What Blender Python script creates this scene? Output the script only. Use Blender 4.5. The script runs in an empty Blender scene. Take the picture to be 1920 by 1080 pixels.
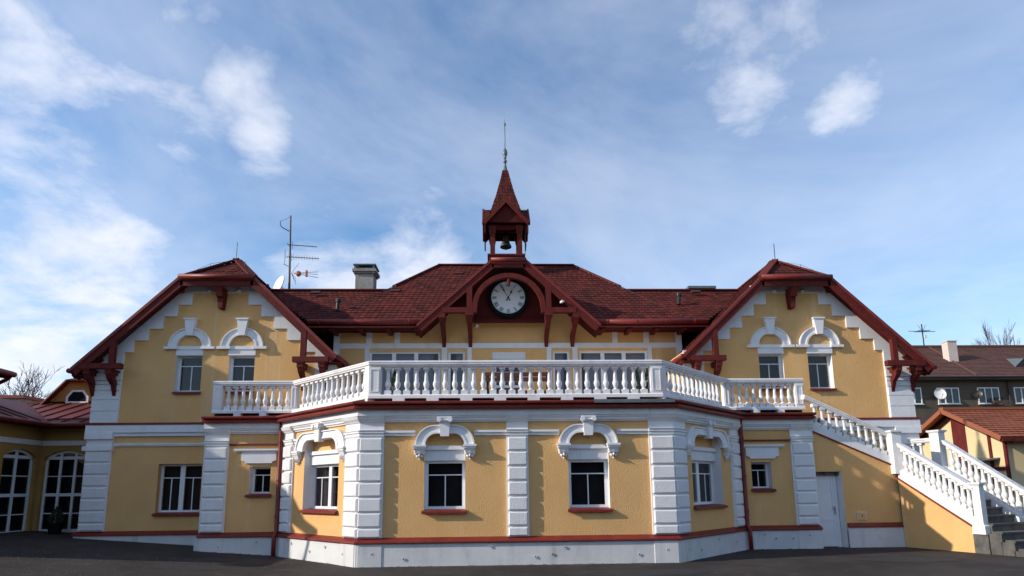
import bpy, math, random
from mathutils import Vector, Matrix
random.seed(7)
D = bpy.data
SC = bpy.context.scene
COL = SC.collection

# ------------------------------------------------------------------ camera
CAM_POS = Vector((-0.5812, -13.6438, 1.62))
YAW, PITCH, ROLL, FPX, PPY = 0.0337, 0.1648, -0.0108, 1144.32, 726.98
r = Vector((math.cos(YAW), -math.sin(YAW), 0))
fw = Vector((math.sin(YAW) * math.cos(PITCH), math.cos(YAW) * math.cos(PITCH), math.sin(PITCH)))
up = r.cross(fw)
r2 = r * math.cos(ROLL) + up * math.sin(ROLL)
up2 = up * math.cos(ROLL) - r * math.sin(ROLL)
cam = D.objects.new('camera', D.cameras.new('camera'))
COL.objects.link(cam)
M3 = Matrix((r2, up2, -fw)).transposed()
cam.matrix_world = Matrix.Translation(CAM_POS) @ M3.to_4x4()
cam.data.sensor_width = 36
cam.data.lens = FPX / 1920 * 36
cam.data.shift_y = (PPY - 540) / 1920
cam.data.clip_end = 3000
SC.camera = cam

# ------------------------------------------------------------------ light, sky, exposure
SUN_DIR = Vector((4.1, 1.0, -1.95)).normalized()      # direction the light travels
sun = D.objects.new('sun', D.lights.new('sun', 'SUN'))
COL.objects.link(sun)
sun.data.energy = 3.5
sun.data.angle = math.radians(0.53)
sun.data.color = (1.0, 0.92, 0.81)
sun.rotation_euler = SUN_DIR.to_track_quat('-Z', 'Y').to_euler()
sun.location = (-30, -10, 30)
SUN_EL = math.asin(-SUN_DIR.z)
SUN_AZ = math.atan2(-SUN_DIR.x, -SUN_DIR.y)           # from +Y, clockwise towards +X

world = D.worlds.new('World'); SC.world = world
world.use_nodes = True
wn, wl = world.node_tree.nodes, world.node_tree.links
wn.clear()


def N(tree, typ, **kw):
    n = tree.nodes.new(typ)
    for k, v in kw.items():
        if k.startswith('i_'):
            n.inputs[k[2:]].default_value = v
        else:
            setattr(n, k, v)
    return n


W = world.node_tree
wo = N(W, 'ShaderNodeOutputWorld')
bg = N(W, 'ShaderNodeBackground'); bg.inputs['Strength'].default_value = 0.15
sky = N(W, 'ShaderNodeTexSky', sky_type='NISHITA')
sky.sun_disc = False
sky.sun_elevation = SUN_EL
sky.sun_rotation = SUN_AZ
sky.air_density = 1.0; sky.dust_density = 0.25; sky.ozone_density = 3.0
tc = N(W, 'ShaderNodeTexCoord')
sep = N(W, 'ShaderNodeSeparateXYZ'); wl.new(tc.outputs['Generated'], sep.inputs[0])


def wmath(op, a, b=None, c=None):
    n = N(W, 'ShaderNodeMath', operation=op)
    for i, v in enumerate((a, b, c)):
        if v is None:
            continue
        if isinstance(v, (int, float)):
            n.inputs[i].default_value = v
        else:
            wl.new(v, n.inputs[i])
    return n.outputs[0]


def smooth(v, lo, hi):
    n = N(W, 'ShaderNodeMapRange', interpolation_type='SMOOTHSTEP')
    n.inputs['From Min'].default_value = lo; n.inputs['From Max'].default_value = hi
    wl.new(v, n.inputs['Value'])
    return n.outputs[0]


zc = wmath('MAXIMUM', sep.outputs[2], 0.02)
den = wmath('ADD', zc, 0.22)
px = wmath('DIVIDE', sep.outputs[0], den); py = wmath('DIVIDE', sep.outputs[1], den)
comb = N(W, 'ShaderNodeCombineXYZ'); wl.new(px, comb.inputs[0]); wl.new(py, comb.inputs[1]); comb.inputs[2].default_value = 3.7


def wnoise(scale, detail, rough, dist=0.0, off=(0, 0, 0), stretch=(1, 1, 1)):
    mp = N(W, 'ShaderNodeMapping'); wl.new(comb.outputs[0], mp.inputs['Vector'])
    mp.inputs['Location'].default_value = off; mp.inputs['Scale'].default_value = stretch
    n = N(W, 'ShaderNodeTexNoise'); n.inputs['Scale'].default_value = scale
    n.inputs['Detail'].default_value = detail; n.inputs['Roughness'].default_value = rough
    n.inputs['Distortion'].default_value = dist
    wl.new(mp.outputs[0], n.inputs['Vector'])
    return n.outputs['Fac']


def pixdir(u, v):
    return (fw + r2 * ((u - 960) / FPX) - up2 * ((v - PPY) / FPX)).normalized()


def blob(u, v, rad, soft):
    d = pixdir(u, v)
    n = N(W, 'ShaderNodeVectorMath', operation='DISTANCE')
    wl.new(tc.outputs['Generated'], n.inputs[0]); n.inputs[1].default_value = d
    m = N(W, 'ShaderNodeMapRange', interpolation_type='SMOOTHSTEP')
    m.inputs['From Min'].default_value = rad + soft; m.inputs['From Max'].default_value = max(rad - soft, 0)
    wl.new(n.outputs['Value'], m.inputs['Value'])
    return m.outputs[0]


cum = wnoise(2.2, 8, 0.60, 0.25, (1.3, 4.1, 0))             # lumpy clouds, all over the sky
vei = wnoise(1.15, 7, 0.60, 0.5, (7.7, 2.2, 0), (0.8, 0.9, 1))  # thin streaked veil
# cloud banks stand where the picture shows them; elsewhere they follow the large noise
bank = wnoise(0.55, 2, 0.5, 0, (3.1, 9.4, 0))
CLOUDS = [(30, 120, .11, .10), (190, 150, .10, .09), (320, 200, .07, .07), (290, 270, .06, .06), (60, 260, .10, .08), (150, 300, .07, .07), (60, 20, .12, .10), (320, 50, .09, .09),
          (150, 450, .13, .13), (30, 560, .15, .14), (1410, 30, .09, .09, 1.35), (1420, 150, .07, .08, 1.25), (1570, 185, .05, .06), (1500, 20, .07, .08, 1.25), (1400, 210, .05, .06, 1.1),
          (490, 250, .045, .05), (790, 490, .08, .07), (640, 530, .10, .10), (60, 700, .12, .10), (430, 150, .06, .07), (1800, 260, .10, .12, .6)]
acc = None
for c in CLOUDS:
    o = blob(*c[:4])
    if len(c) > 4:
        o = wmath('MULTIPLY', o, c[4])
    acc = o if acc is None else wmath('MAXIMUM', acc, o)
accs = wmath('MULTIPLY', acc, 0.25)
bk = wmath('MULTIPLY', smooth(bank, .52, .75), 0.10)
dens = wmath('ADD', cum, wmath('ADD', accs, bk))
c1 = smooth(dens, 0.56, 0.90)
c2 = wmath('MULTIPLY', smooth(vei, 0.24, 0.74), 0.44)
low = wmath('MULTIPLY', smooth(sep.outputs[2], 0.48, 0.03), 0.24)   # clouds pile up towards the horizon
cl = wmath('MINIMUM', wmath('ADD', wmath('MAXIMUM', wmath('MULTIPLY', c1, 0.85), c2), low), 1.0)
cl = wmath('MULTIPLY', cl, smooth(sep.outputs[2], -0.02, 0.03))
shade = wnoise(3.0, 6, 0.6, 0.3, (5.0, 1.0, 0))
cr = N(W, 'ShaderNodeMix', data_type='RGBA'); wl.new(shade, cr.inputs['Factor'])
cr.inputs['A'].default_value = (3.5, 3.85, 4.6, 1); cr.inputs['B'].default_value = (5.9, 5.9, 6.3, 1)
mixs = N(W, 'ShaderNodeMix', data_type='RGBA')
wl.new(cl, mixs.inputs['Factor'])
hs = N(W, 'ShaderNodeHueSaturation'); hs.inputs['Saturation'].default_value = 1.24; hs.inputs['Value'].default_value = 1.0; hs.inputs['Hue'].default_value = 0.498
wl.new(sky.outputs[0], hs.inputs['Color'])
wl.new(hs.outputs[0], mixs.inputs['A']); wl.new(cr.outputs['Result'], mixs.inputs['B'])
wl.new(mixs.outputs['Result'], bg.inputs['Color']); wl.new(bg.outputs[0], wo.inputs[0])

vs = SC.view_settings
vs.view_transform = 'Standard'; vs.look = 'None'; vs.gamma = 1.0; vs.exposure = 0.42
vs.use_curve_mapping = False
SC.render.resolution_x = 1024; SC.render.resolution_y = 576


# ------------------------------------------------------------------ materials
MATS = {}


def mat(name, color, rough=0.8, color2=None, nscale=3.0, contrast=(0.35, 0.65), bump=0.0, bscale=60.0, bdist=0.01, metal=0.0,
        stain=None, sscale=0.8, samt=0.4, island=None, spec=0.5, stretch=None, coat=0.0, streak=None, stamt=0.3, stw=2.6):
    m = D.materials.new(name); m.use_nodes = True
    t = m.node_tree; t.nodes.clear(); L = t.links
    out = N(t, 'ShaderNodeOutputMaterial'); b = N(t, 'ShaderNodeBsdfPrincipled')
    L.new(b.outputs[0], out.inputs[0])
    b.inputs['Roughness'].default_value = rough; b.inputs['Metallic'].default_value = metal
    b.inputs['Specular IOR Level'].default_value = spec
    if coat:
        b.inputs['Coat Weight'].default_value = coat; b.inputs['Coat Roughness'].default_value = 0.25
    g = N(t, 'ShaderNodeNewGeometry')
    mp = N(t, 'ShaderNodeMapping'); L.new(g.outputs['Position'], mp.inputs['Vector'])
    if stretch:
        mp.inputs['Scale'].default_value = stretch
    vec = mp.outputs[0]
    col = None
    c = (*color, 1)
    if color2:
        n = N(t, 'ShaderNodeTexNoise'); n.inputs['Scale'].default_value = nscale; n.inputs['Detail'].default_value = 7
        n.inputs['Roughness'].default_value = 0.6
        L.new(vec, n.inputs['Vector'])
        mr = N(t, 'ShaderNodeMapRange'); mr.inputs['From Min'].default_value = contrast[0]; mr.inputs['From Max'].default_value = contrast[1]
        L.new(n.outputs['Fac'], mr.inputs['Value'])
        mx = N(t, 'ShaderNodeMix', data_type='RGBA'); L.new(mr.outputs[0], mx.inputs['Factor'])
        mx.inputs['A'].default_value = c; mx.inputs['B'].default_value = (*color2, 1)
        col = mx.outputs['Result']
    if island:
        mx = N(t, 'ShaderNodeMix', data_type='RGBA')
        cr_ = N(t, 'ShaderNodeValToRGB'); el = cr_.color_ramp.elements
        el[0].position = 0; el[0].color = (*island[0], 1); el[1].position = 1; el[1].color = (*island[-1], 1)
        for i, cc in enumerate(island[1:-1]):
            e = el.new((i + 1) / (len(island) - 1)); e.color = (*cc, 1)
        L.new(g.outputs['Random Per Island'], cr_.inputs[0])
        if col is None:
            col = cr_.outputs[0]
        else:
            mx.inputs['Factor'].default_value = 0.65
            L.new(col, mx.inputs['A']); L.new(cr_.outputs[0], mx.inputs['B']); col = mx.outputs['Result']
    if stain:
        n = N(t, 'ShaderNodeTexNoise'); n.inputs['Scale'].default_value = sscale; n.inputs['Detail'].default_value = 9
        n.inputs['Roughness'].default_value = 0.68; n.inputs['Distortion'].default_value = 0.4
        mp2 = N(t, 'ShaderNodeMapping'); mp2.inputs['Scale'].default_value = (1.0, 1.0, 0.35); L.new(g.outputs['Position'], mp2.inputs['Vector'])
        L.new(mp2.outputs[0], n.inputs['Vector'])
        mr = N(t, 'ShaderNodeMapRange', interpolation_type='SMOOTHSTEP'); mr.inputs['From Min'].default_value = 0.5; mr.inputs['From Max'].default_value = 0.78
        mr.inputs['To Max'].default_value = samt
        L.new(n.outputs['Fac'], mr.inputs['Value'])
        mx = N(t, 'ShaderNodeMix', data_type='RGBA'); L.new(mr.outputs[0], mx.inputs['Factor'])
        if col is None:
            mx.inputs['A'].default_value = c
        else:
            L.new(col, mx.inputs['A'])
        mx.inputs['B'].default_value = (*stain, 1); col = mx.outputs['Result']
    if streak:
        n = N(t, 'ShaderNodeTexNoise'); n.inputs['Scale'].default_value = stw; n.inputs['Detail'].default_value = 5
        n.inputs['Roughness'].default_value = 0.65
        mp3 = N(t, 'ShaderNodeMapping'); mp3.inputs['Scale'].default_value = (1.0, 1.0, 0.07); mp3.inputs['Location'].default_value = (3.3, 1.7, 0.4)
        L.new(g.outputs['Position'], mp3.inputs['Vector']); L.new(mp3.outputs[0], n.inputs['Vector'])
        mr = N(t, 'ShaderNodeMapRange', interpolation_type='SMOOTHSTEP'); mr.inputs['From Min'].default_value = 0.55; mr.inputs['From Max'].default_value = 0.76
        mr.inputs['To Max'].default_value = stamt
        L.new(n.outputs['Fac'], mr.inputs['Value'])
        mx = N(t, 'ShaderNodeMix', data_type='RGBA'); L.new(mr.outputs[0], mx.inputs['Factor'])
        if col is None:
            mx.inputs['A'].default_value = c
        else:
            L.new(col, mx.inputs['A'])
        mx.inputs['B'].default_value = (*streak, 1); col = mx.outputs['Result']
    if col is None:
        b.inputs['Base Color'].default_value = c
    else:
        L.new(col, b.inputs['Base Color'])
    if bump:
        n = N(t, 'ShaderNodeTexNoise'); n.inputs['Scale'].default_value = bscale; n.inputs['Detail'].default_value = 4
        L.new(vec, n.inputs['Vector'])
        bp = N(t, 'ShaderNodeBump'); bp.inputs['Strength'].default_value = bump; bp.inputs['Distance'].default_value = bdist
        L.new(n.outputs['Fac'], bp.inputs['Height']); L.new(bp.outputs[0], b.inputs['Normal'])
    MATS[name] = m
    return m


mat('stucco', (0.78, 0.462, 0.188), 0.92, (0.73, 0.422, 0.165), 1.6, bump=0.75, bscale=38, bdist=0.02, stain=(0.57, 0.36, 0.19), sscale=0.9, samt=0.40, spec=0.2, streak=(0.80, 0.62, 0.40), stamt=0.45)
mat('rough_white', (0.80, 0.79, 0.78), 0.92, (0.74, 0.73, 0.725), 2.0, bump=0.8, bscale=45, bdist=0.015, stain=(0.48, 0.46, 0.44), sscale=1.5, samt=0.36, spec=0.2, streak=(0.55, 0.53, 0.51), stamt=0.4, stw=4)
mat('trim_white', (0.82, 0.81, 0.80), 0.8, (0.76, 0.75, 0.745), 2.4, bump=0.15, bscale=30, bdist=0.006, stain=(0.52, 0.49, 0.46), sscale=1.6, samt=0.36, spec=0.25, streak=(0.55, 0.53, 0.50), stamt=0.4, stw=4)
mat('cast_white', (0.80, 0.79, 0.77), 0.7, (0.73, 0.72, 0.71), 3.0, bump=0.25, bscale=70, bdist=0.004, stain=(0.42, 0.40, 0.37), sscale=2.4, samt=0.5, spec=0.3, streak=(0.50, 0.47, 0.43), stamt=0.5, stw=6)
mat('plinth_white', (0.70, 0.69, 0.67), 0.85, (0.60, 0.59, 0.58), 1.2, bump=0.3, bscale=20, bdist=0.012, stain=(0.33, 0.31, 0.29), sscale=2.2, samt=0.6, spec=0.25, streak=(0.42, 0.40, 0.38), stamt=0.5, stw=3)
mat('red_timber', (0.135, 0.018, 0.014), 0.7, (0.095, 0.013, 0.010), 6, bump=0.2, bscale=40, bdist=0.004, stain=(0.22, 0.05, 0.035), sscale=5, samt=0.35, spec=0.2)
mat('red_panel', (0.095, 0.012, 0.010), 0.75, (0.075, 0.010, 0.009), 5, bump=0.15, bscale=30, bdist=0.004, spec=0.15)
mat('red_metal', (0.21, 0.026, 0.018), 0.45, (0.16, 0.020, 0.014), 3, spec=0.35, stain=(0.30, 0.09, 0.06), sscale=4, samt=0.4, bump=0.08, bscale=12, bdist=0.01)
mat('shingle', (0.115, 0.024, 0.019), 0.9, (0.080, 0.019, 0.016), 1.0, island=[(0.036, 0.014, 0.014), (0.11, 0.025, 0.019), (0.17, 0.034, 0.024), (0.062, 0.018, 0.016), (0.135, 0.028, 0.021)], bump=0.5, bscale=150, bdist=0.004, spec=0.12)
mat('shingle_bed', (0.05, 0.015, 0.013), 0.9)
mat('pvc_white', (0.80, 0.81, 0.82), 0.35, spec=0.5)
mat('asphalt', (0.060, 0.050, 0.045), 0.9, (0.040, 0.033, 0.030), 0.45, contrast=(0.40, 0.60), bump=0.9, bscale=120, bdist=0.008, stain=(0.115, 0.098, 0.085), sscale=2.3, samt=0.55, spec=0.15)
mat('patch_asphalt', (0.030, 0.029, 0.030), 0.85, (0.040, 0.038, 0.038), 3, bump=0.7, bscale=120, bdist=0.006, spec=0.3)
mat('grit', (0.12, 0.10, 0.08), 0.95, island=[(0.05, 0.045, 0.04), (0.13, 0.11, 0.095), (0.09, 0.07, 0.055)])
mat('mortar', (0.26, 0.20, 0.16), 0.95, (0.10, 0.085, 0.075), 3.5, bump=0.8, bscale=60, bdist=0.01)
mat('clock_white', (0.78, 0.78, 0.76), 0.4, (0.72, 0.72, 0.70), 3)
mat('black_paint', (0.008, 0.008, 0.009), 0.8, spec=0.1)
mat('bronze', (0.085, 0.075, 0.055), 0.45, (0.04, 0.045, 0.035), 6, metal=0.7)
mat('slate_metal', (0.16, 0.19, 0.20), 0.5, (0.11, 0.13, 0.135), 6, metal=0.3)
mat('dark_metal', (0.03, 0.03, 0.033), 0.5, metal=0.5)
mat('grey_metal', (0.34, 0.35, 0.36), 0.4, metal=0.7)
mat('dish_white', (0.74, 0.73, 0.70), 0.45)
mat('orange_plastic', (0.50, 0.13, 0.05), 0.5)
mat('chimney_render', (0.34, 0.32, 0.28), 0.9, (0.22, 0.21, 0.185), 4, bump=0.5, bscale=30, bdist=0.02, stain=(0.07, 0.07, 0.065), sscale=2.5, samt=0.6)
mat('curtain_brown', (0.10, 0.062, 0.055), 0.9, (0.06, 0.036, 0.034), 9, stretch=(9, 9, 0.2))
mat('curtain_grey', (0.35, 0.33, 0.40), 0.9, (0.27, 0.25, 0.31), 9, stretch=(7, 7, 0.2))
mat('room_dark', (0.014, 0.013, 0.016), 0.95, (0.03, 0.025, 0.026), 2)  # near-black stand-in for the darkness of unlit rooms
mat('orange_stucco', (0.50, 0.24, 0.065), 0.9, (0.44, 0.20, 0.05), 2, bump=0.4, bscale=40, bdist=0.01)
mat('tin_red', (0.17, 0.036, 0.028), 0.6, (0.12, 0.027, 0.023), 1.5, stain=(0.24, 0.10, 0.075), sscale=1.5, samt=0.35, spec=0.25)
mat('annex_stucco', (0.44, 0.26, 0.085), 0.9, (0.38, 0.22, 0.07), 2, bump=0.4, bscale=40, bdist=0.01, spec=0.2)
mat('brown_render', (0.110, 0.085, 0.062), 0.95, (0.085, 0.066, 0.050), 0.5, stain=(0.17, 0.13, 0.09), sscale=0.4, samt=0.5)
mat('tile_brown', (0.120, 0.045, 0.032), 0.85, (0.09, 0.040, 0.030), 0.6, island=[(0.09, 0.040, 0.029), (0.13, 0.055, 0.038), (0.15, 0.066, 0.044)])
mat('tile_orange', (0.30, 0.085, 0.035), 0.8, (0.24, 0.065, 0.028), 2, island=[(0.23, 0.062, 0.027), (0.31, 0.09, 0.038), (0.36, 0.11, 0.046)])
mat('cream_render', (0.74, 0.56, 0.31), 0.9, (0.69, 0.52, 0.28), 1.5)
mat('pink_render', (0.62, 0.52, 0.46), 0.9, (0.55, 0.46, 0.41), 1.5)
mat('stone_step', (0.13, 0.12, 0.105), 0.9, (0.07, 0.066, 0.06), 5, bump=0.7, bscale=30, bdist=0.015, stain=(0.24, 0.22, 0.19), sscale=3, samt=0.5)
mat('bark', (0.085, 0.066, 0.056), 0.95, (0.05, 0.04, 0.036), 6)
mat('twig', (0.115, 0.080, 0.072), 0.95)
mat('leaf', (0.030, 0.050, 0.020), 0.7, island=[(0.016, 0.030, 0.012), (0.035, 0.060, 0.024), (0.050, 0.075, 0.030)])
mat('far_leaf', (0.020, 0.026, 0.014), 0.95, (0.012, 0.015, 0.009), 0.5, bump=1.0, bscale=2.5, bdist=0.6, spec=0.05)
mat('paving', (0.62, 0.58, 0.52), 0.9, (0.54, 0.50, 0.45), 2.0, bump=0.3, bscale=20, bdist=0.01)
mat('bench_wood', (0.12, 0.038, 0.028), 0.6, (0.08, 0.028, 0.022), 12)
mat('terracotta', (0.30, 0.12, 0.07), 0.85)
mat('door_white', (0.74, 0.74, 0.75), 0.45, (0.70, 0.70, 0.71), 2)


def glass_mat(name, tint, refl=1.0):
    m = D.materials.new(name); m.use_nodes = True
    t = m.node_tree; t.nodes.clear(); L = t.links
    out = N(t, 'ShaderNodeOutputMaterial')
    tr = N(t, 'ShaderNodeBsdfTransparent'); tr.inputs[0].default_value = (*tint, 1)
    gl = N(t, 'ShaderNodeBsdfGlossy'); gl.inputs['Roughness'].default_value = 0.015
    n = N(t, 'ShaderNodeTexNoise'); n.inputs['Scale'].default_value = 2.5; n.inputs['Detail'].default_value = 1
    g = N(t, 'ShaderNodeNewGeometry'); L.new(g.outputs['Position'], n.inputs['Vector'])
    bp = N(t, 'ShaderNodeBump'); bp.inputs['Strength'].default_value = 0.12; bp.inputs['Distance'].default_value = 0.03
    L.new(n.outputs['Fac'], bp.inputs['Height']); L.new(bp.outputs[0], gl.inputs['Normal'])
    fr = N(t, 'ShaderNodeFresnel')
    # a pane reflects alike from both sides, whichever way its face points
    io = N(t, 'ShaderNodeMix', data_type='FLOAT'); io.inputs['A'].default_value = 1.55; io.inputs['B'].default_value = 1 / 1.55
    L.new(g.outputs['Backfacing'], io.inputs['Factor']); L.new(io.outputs['Result'], fr.inputs['IOR'])
    mx = N(t, 'ShaderNodeMixShader'); L.new(fr.outputs[0], mx.inputs[0])
    L.new(tr.outputs[0], mx.inputs[1]); L.new(gl.outputs[0], mx.inputs[2]); L.new(mx.outputs[0], out.inputs[0])
    MATS[name] = m


glass_mat('glass', (0.62, 0.66, 0.68))


# ------------------------------------------------------------------ mesh helpers
def tag(o, label=None, cat=None, group=None, kind=None):
    if label: o['label'] = label
    if cat: o['category'] = cat
    if group: o['group'] = group
    if kind: o['kind'] = kind
    return o


def wloc(o):
    v = Vector((0, 0, 0))
    while o:
        v = v + o.location
        o = o.parent
    return v


def empty(name, loc, label=None, cat=None, group=None):
    o = D.objects.new(name, None); COL.objects.link(o); o.location = loc
    o.empty_display_size = 0.2
    return tag(o, label, cat, group)


class Fr:
    """A wall frame: s along the wall, z up, d outwards."""
    def __init__(self, o, ux, n):
        self.o = Vector((o[0], o[1], 0)); self.u = Vector((ux[0], ux[1], 0)).normalized(); self.n = Vector((n[0], n[1], 0)).normalized()

    def __call__(self, s, z, d=0.0):
        p = self.o + self.u * s + self.n * d
        return (p.x, p.y, z)

    def at(self, s, d):
        p = self.o + self.u * s + self.n * d
        return (p.x, p.y)


class MB:
    def __init__(self):
        self.v = []; self.f = []

    def add(self, vs, fs):
        k = len(self.v)
        self.v += [tuple(p) for p in vs]
        self.f += [tuple(i + k for i in f) for f in fs]
        return self

    def hexa(self, p):            # 8 corners: bottom 0-3, top 4-7
        return self.add(p, [(3, 2, 1, 0), (4, 5, 6, 7), (0, 1, 5, 4), (1, 2, 6, 5), (2, 3, 7, 6), (3, 0, 4, 7)])

    def box(self, x0, x1, y0, y1, z0, z1):
        return self.hexa([(x0, y0, z0), (x1, y0, z0), (x1, y1, z0), (x0, y1, z0), (x0, y0, z1), (x1, y0, z1), (x1, y1, z1), (x0, y1, z1)])

    def fbox(self, F, s0, s1, z0, z1, d0, d1):
        return self.hexa([F(s0, z0, d1), F(s1, z0, d1), F(s1, z0, d0), F(s0, z0, d0), F(s0, z1, d1), F(s1, z1, d1), F(s1, z1, d0), F(s0, z1, d0)])

    def fblock(self, F, s0, s1, z0, z1, d0, d1, c=0.015):
        """a block with chamfered front edges"""
        pts = [F(s0, z0, d0), F(s1, z0, d0), F(s1, z1, d0), F(s0, z1, d0),
               F(s0, z0, d1 - c), F(s1, z0, d1 - c), F(s1, z1, d1 - c), F(s0, z1, d1 - c),
               F(s0 + c, z0 + c, d1), F(s1 - c, z0 + c, d1), F(s1 - c, z1 - c, d1), F(s0 + c, z1 - c, d1)]
        fs = [(8, 9, 10, 11)]
        for a in range(4):
            b = (a + 1) % 4
            fs.append((a, b, b + 4, a + 4)); fs.append((a + 4, b + 4, b + 8, a + 8))
        fs.append((3, 2, 1, 0))
        return self.add(pts, fs)

    def fprism(self, F, poly, d0, d1):
        """poly of (s,z), extruded from depth d0 to d1"""
        n = len(poly)
        vs = [F(s, z, d1) for s, z in poly] + [F(s, z, d0) for s, z in poly]
        fs = [tuple(range(n)), tuple(range(2 * n - 1, n - 1, -1))]
        fs += [(i, i + n, (i + 1) % n + n, (i + 1) % n) for i in range(n)]
        return self.add(vs, fs)

    def fring(self, F, outer, inner, d0, d1):
        """open strip between two polylines of (s,z), extruded"""
        n = len(outer)
        for i in range(n - 1):
            a, b, c, d = outer[i], outer[i + 1], inner[i + 1], inner[i]
            self.hexa([F(*a, d1), F(*b, d1), F(*b, d0), F(*a, d0), F(*d, d1), F(*c, d1), F(*c, d0), F(*d, d0)])
        return self

    def prism(self, poly, z0, z1):
        n = len(poly)
        vs = [(x, y, z0) for x, y in poly] + [(x, y, z1) for x, y in poly]
        fs = [tuple(range(n - 1, -1, -1)), tuple(range(n, 2 * n))]
        fs += [(i, (i + 1) % n, (i + 1) % n + n, i + n) for i in range(n)]
        return self.add(vs, fs)

    def bar(self, a, b, w, h, upv=(0, 0, 1)):
        a, b = Vector(a), Vector(b)
        t = (b - a).normalized(); u_ = Vector(upv)
        s = t.cross(u_)
        if s.length < 1e-4:
            s = t.cross(Vector((1, 0, 0)))
        s.normalize(); q = s.cross(t).normalized()
        s *= w / 2; q *= h / 2
        return self.hexa([a - s - q, a + s - q, b + s - q, b - s - q, a - s + q, a + s + q, b + s + q, b - s + q])

    def tube(self, pts, rad, seg=8, cap=True):
        pts = [Vector(p) for p in pts]
        rads = rad if isinstance(rad, (list, tuple)) else [rad] * len(pts)
        k = len(self.v); ref = None
        for i, p in enumerate(pts):
            t = (pts[min(i + 1, len(pts) - 1)] - pts[max(i - 1, 0)]).normalized()
            if ref is None:
                ref = t.cross(Vector((0, 0, 1)))
                if ref.length < 1e-3: ref = t.cross(Vector((1, 0, 0)))
            s = (ref - t * ref.dot(t)).normalized(); q = t.cross(s); ref = s
            for j in range(seg):
                a = 2 * math.pi * j / seg
                self.v.append(tuple(p + (s * math.cos(a) + q * math.sin(a)) * rads[i]))
        for i in range(len(pts) - 1):
            for j in range(seg):
                j2 = (j + 1) % seg
                self.f.append((k + i * seg + j, k + i * seg + j2, k + (i + 1) * seg + j2, k + (i + 1) * seg + j))
        if cap:
            self.f.append(tuple(k + j for j in range(seg - 1, -1, -1)))
            self.f.append(tuple(k + (len(pts) - 1) * seg + j for j in range(seg)))
        return self

    def lathe(self, prof, c=(0, 0, 0), seg=14, cap=True):
        """prof of (r,z)"""
        k = len(self.v)
        for rr, z in prof:
            for j in range(seg):
                a = 2 * math.pi * (j + 0.5) / seg
                self.v.append((c[0] + rr * math.cos(a), c[1] + rr * math.sin(a), c[2] + z))
        for i in range(len(prof) - 1):
            for j in range(seg):
                j2 = (j + 1) % seg
                self.f.append((k + i * seg + j, k + i * seg + j2, k + (i + 1) * seg + j2, k + (i + 1) * seg + j))
        if cap:
            self.f.append(tuple(k + j for j in range(seg - 1, -1, -1)))
            self.f.append(tuple(k + (len(prof) - 1) * seg + j for j in range(seg)))
        return self

    def sweep(self, path, prof, closed_prof=True):
        """profile of (d,z) swept along a plan path, mitred; outwards is to the right of travel"""
        P = [Vector((p[0], p[1])) for p in path]
        mit = []
        for i in range(len(P)):
            ns = []
            if i > 0:
                t = (P[i] - P[i - 1]).normalized(); ns.append(Vector((t.y, -t.x)))
            if i < len(P) - 1:
                t = (P[i + 1] - P[i]).normalized(); ns.append(Vector((t.y, -t.x)))
            m = ns[0] if len(ns) == 1 else (ns[0] + ns[1]) / (1 + ns[0].dot(ns[1]))
            mit.append(m)
        k = len(self.v); n = len(prof)
        for p, m in zip(P, mit):
            for d, z in prof:
                q = p + m * d
                self.v.append((q.x, q.y, z))
        for i in range(len(P) - 1):
            for j in range(n if closed_prof else n - 1):
                j2 = (j + 1) % n
                self.f.append((k + i * n + j, k + i * n + j2, k + (i + 1) * n + j2, k + (i + 1) * n + j))
        if closed_prof:
            self.f.append(tuple(k + j for j in range(n - 1, -1, -1)))
            self.f.append(tuple(k + (len(P) - 1) * n + j for j in range(n)))
        return self

    def slab(self, poly, th):
        """planar 3D polygon thickened downwards along its normal"""
        vs = [Vector(p) for p in poly]
        nn = (vs[1] - vs[0]).cross(vs[2] - vs[0]).normalized()
        if nn.z < 0: nn = -nn
        n = len(vs)
        lo = [p - nn * th for p in vs]
        fs = [tuple(range(n)), tuple(range(2 * n - 1, n - 1, -1))] + [(i, i + n, (i + 1) % n + n, (i + 1) % n) for i in range(n)]
        return self.add(vs + lo, fs)

    def build(self, name, material, parent=None, smooth=False, kind=None, label=None, local=False):
        me = D.meshes.new(name)
        off = wloc(parent) if parent and not local else Vector((0, 0, 0))
        me.from_pydata([(x - off.x, y - off.y, z - off.z) for x, y, z in self.v], [], self.f)
        me.validate()
        import bmesh
        bm = bmesh.new(); bm.from_mesh(me); bmesh.ops.recalc_face_normals(bm, faces=bm.faces); bm.to_mesh(me); bm.free()
        me.materials.append(MATS[material] if isinstance(material, str) else material)
        if smooth:
            for p in me.polygons: p.use_smooth = True
        o = D.objects.new(name, me); COL.objects.link(o)
        if parent: o.parent = parent
        if kind: o['kind'] = kind
        if label: o['label'] = label
        return o


def clone(src, loc, parent, rotz=0.0, label=None):
    """copy sharing mesh data; loc is the world place of the mesh origin"""
    o = src.copy(); COL.objects.link(o); o.parent = parent
    o.location = Vector(loc) - wloc(parent)
    o.rotation_euler = (0, 0, rotz)
    if label: o['label'] = label
    return o


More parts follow.
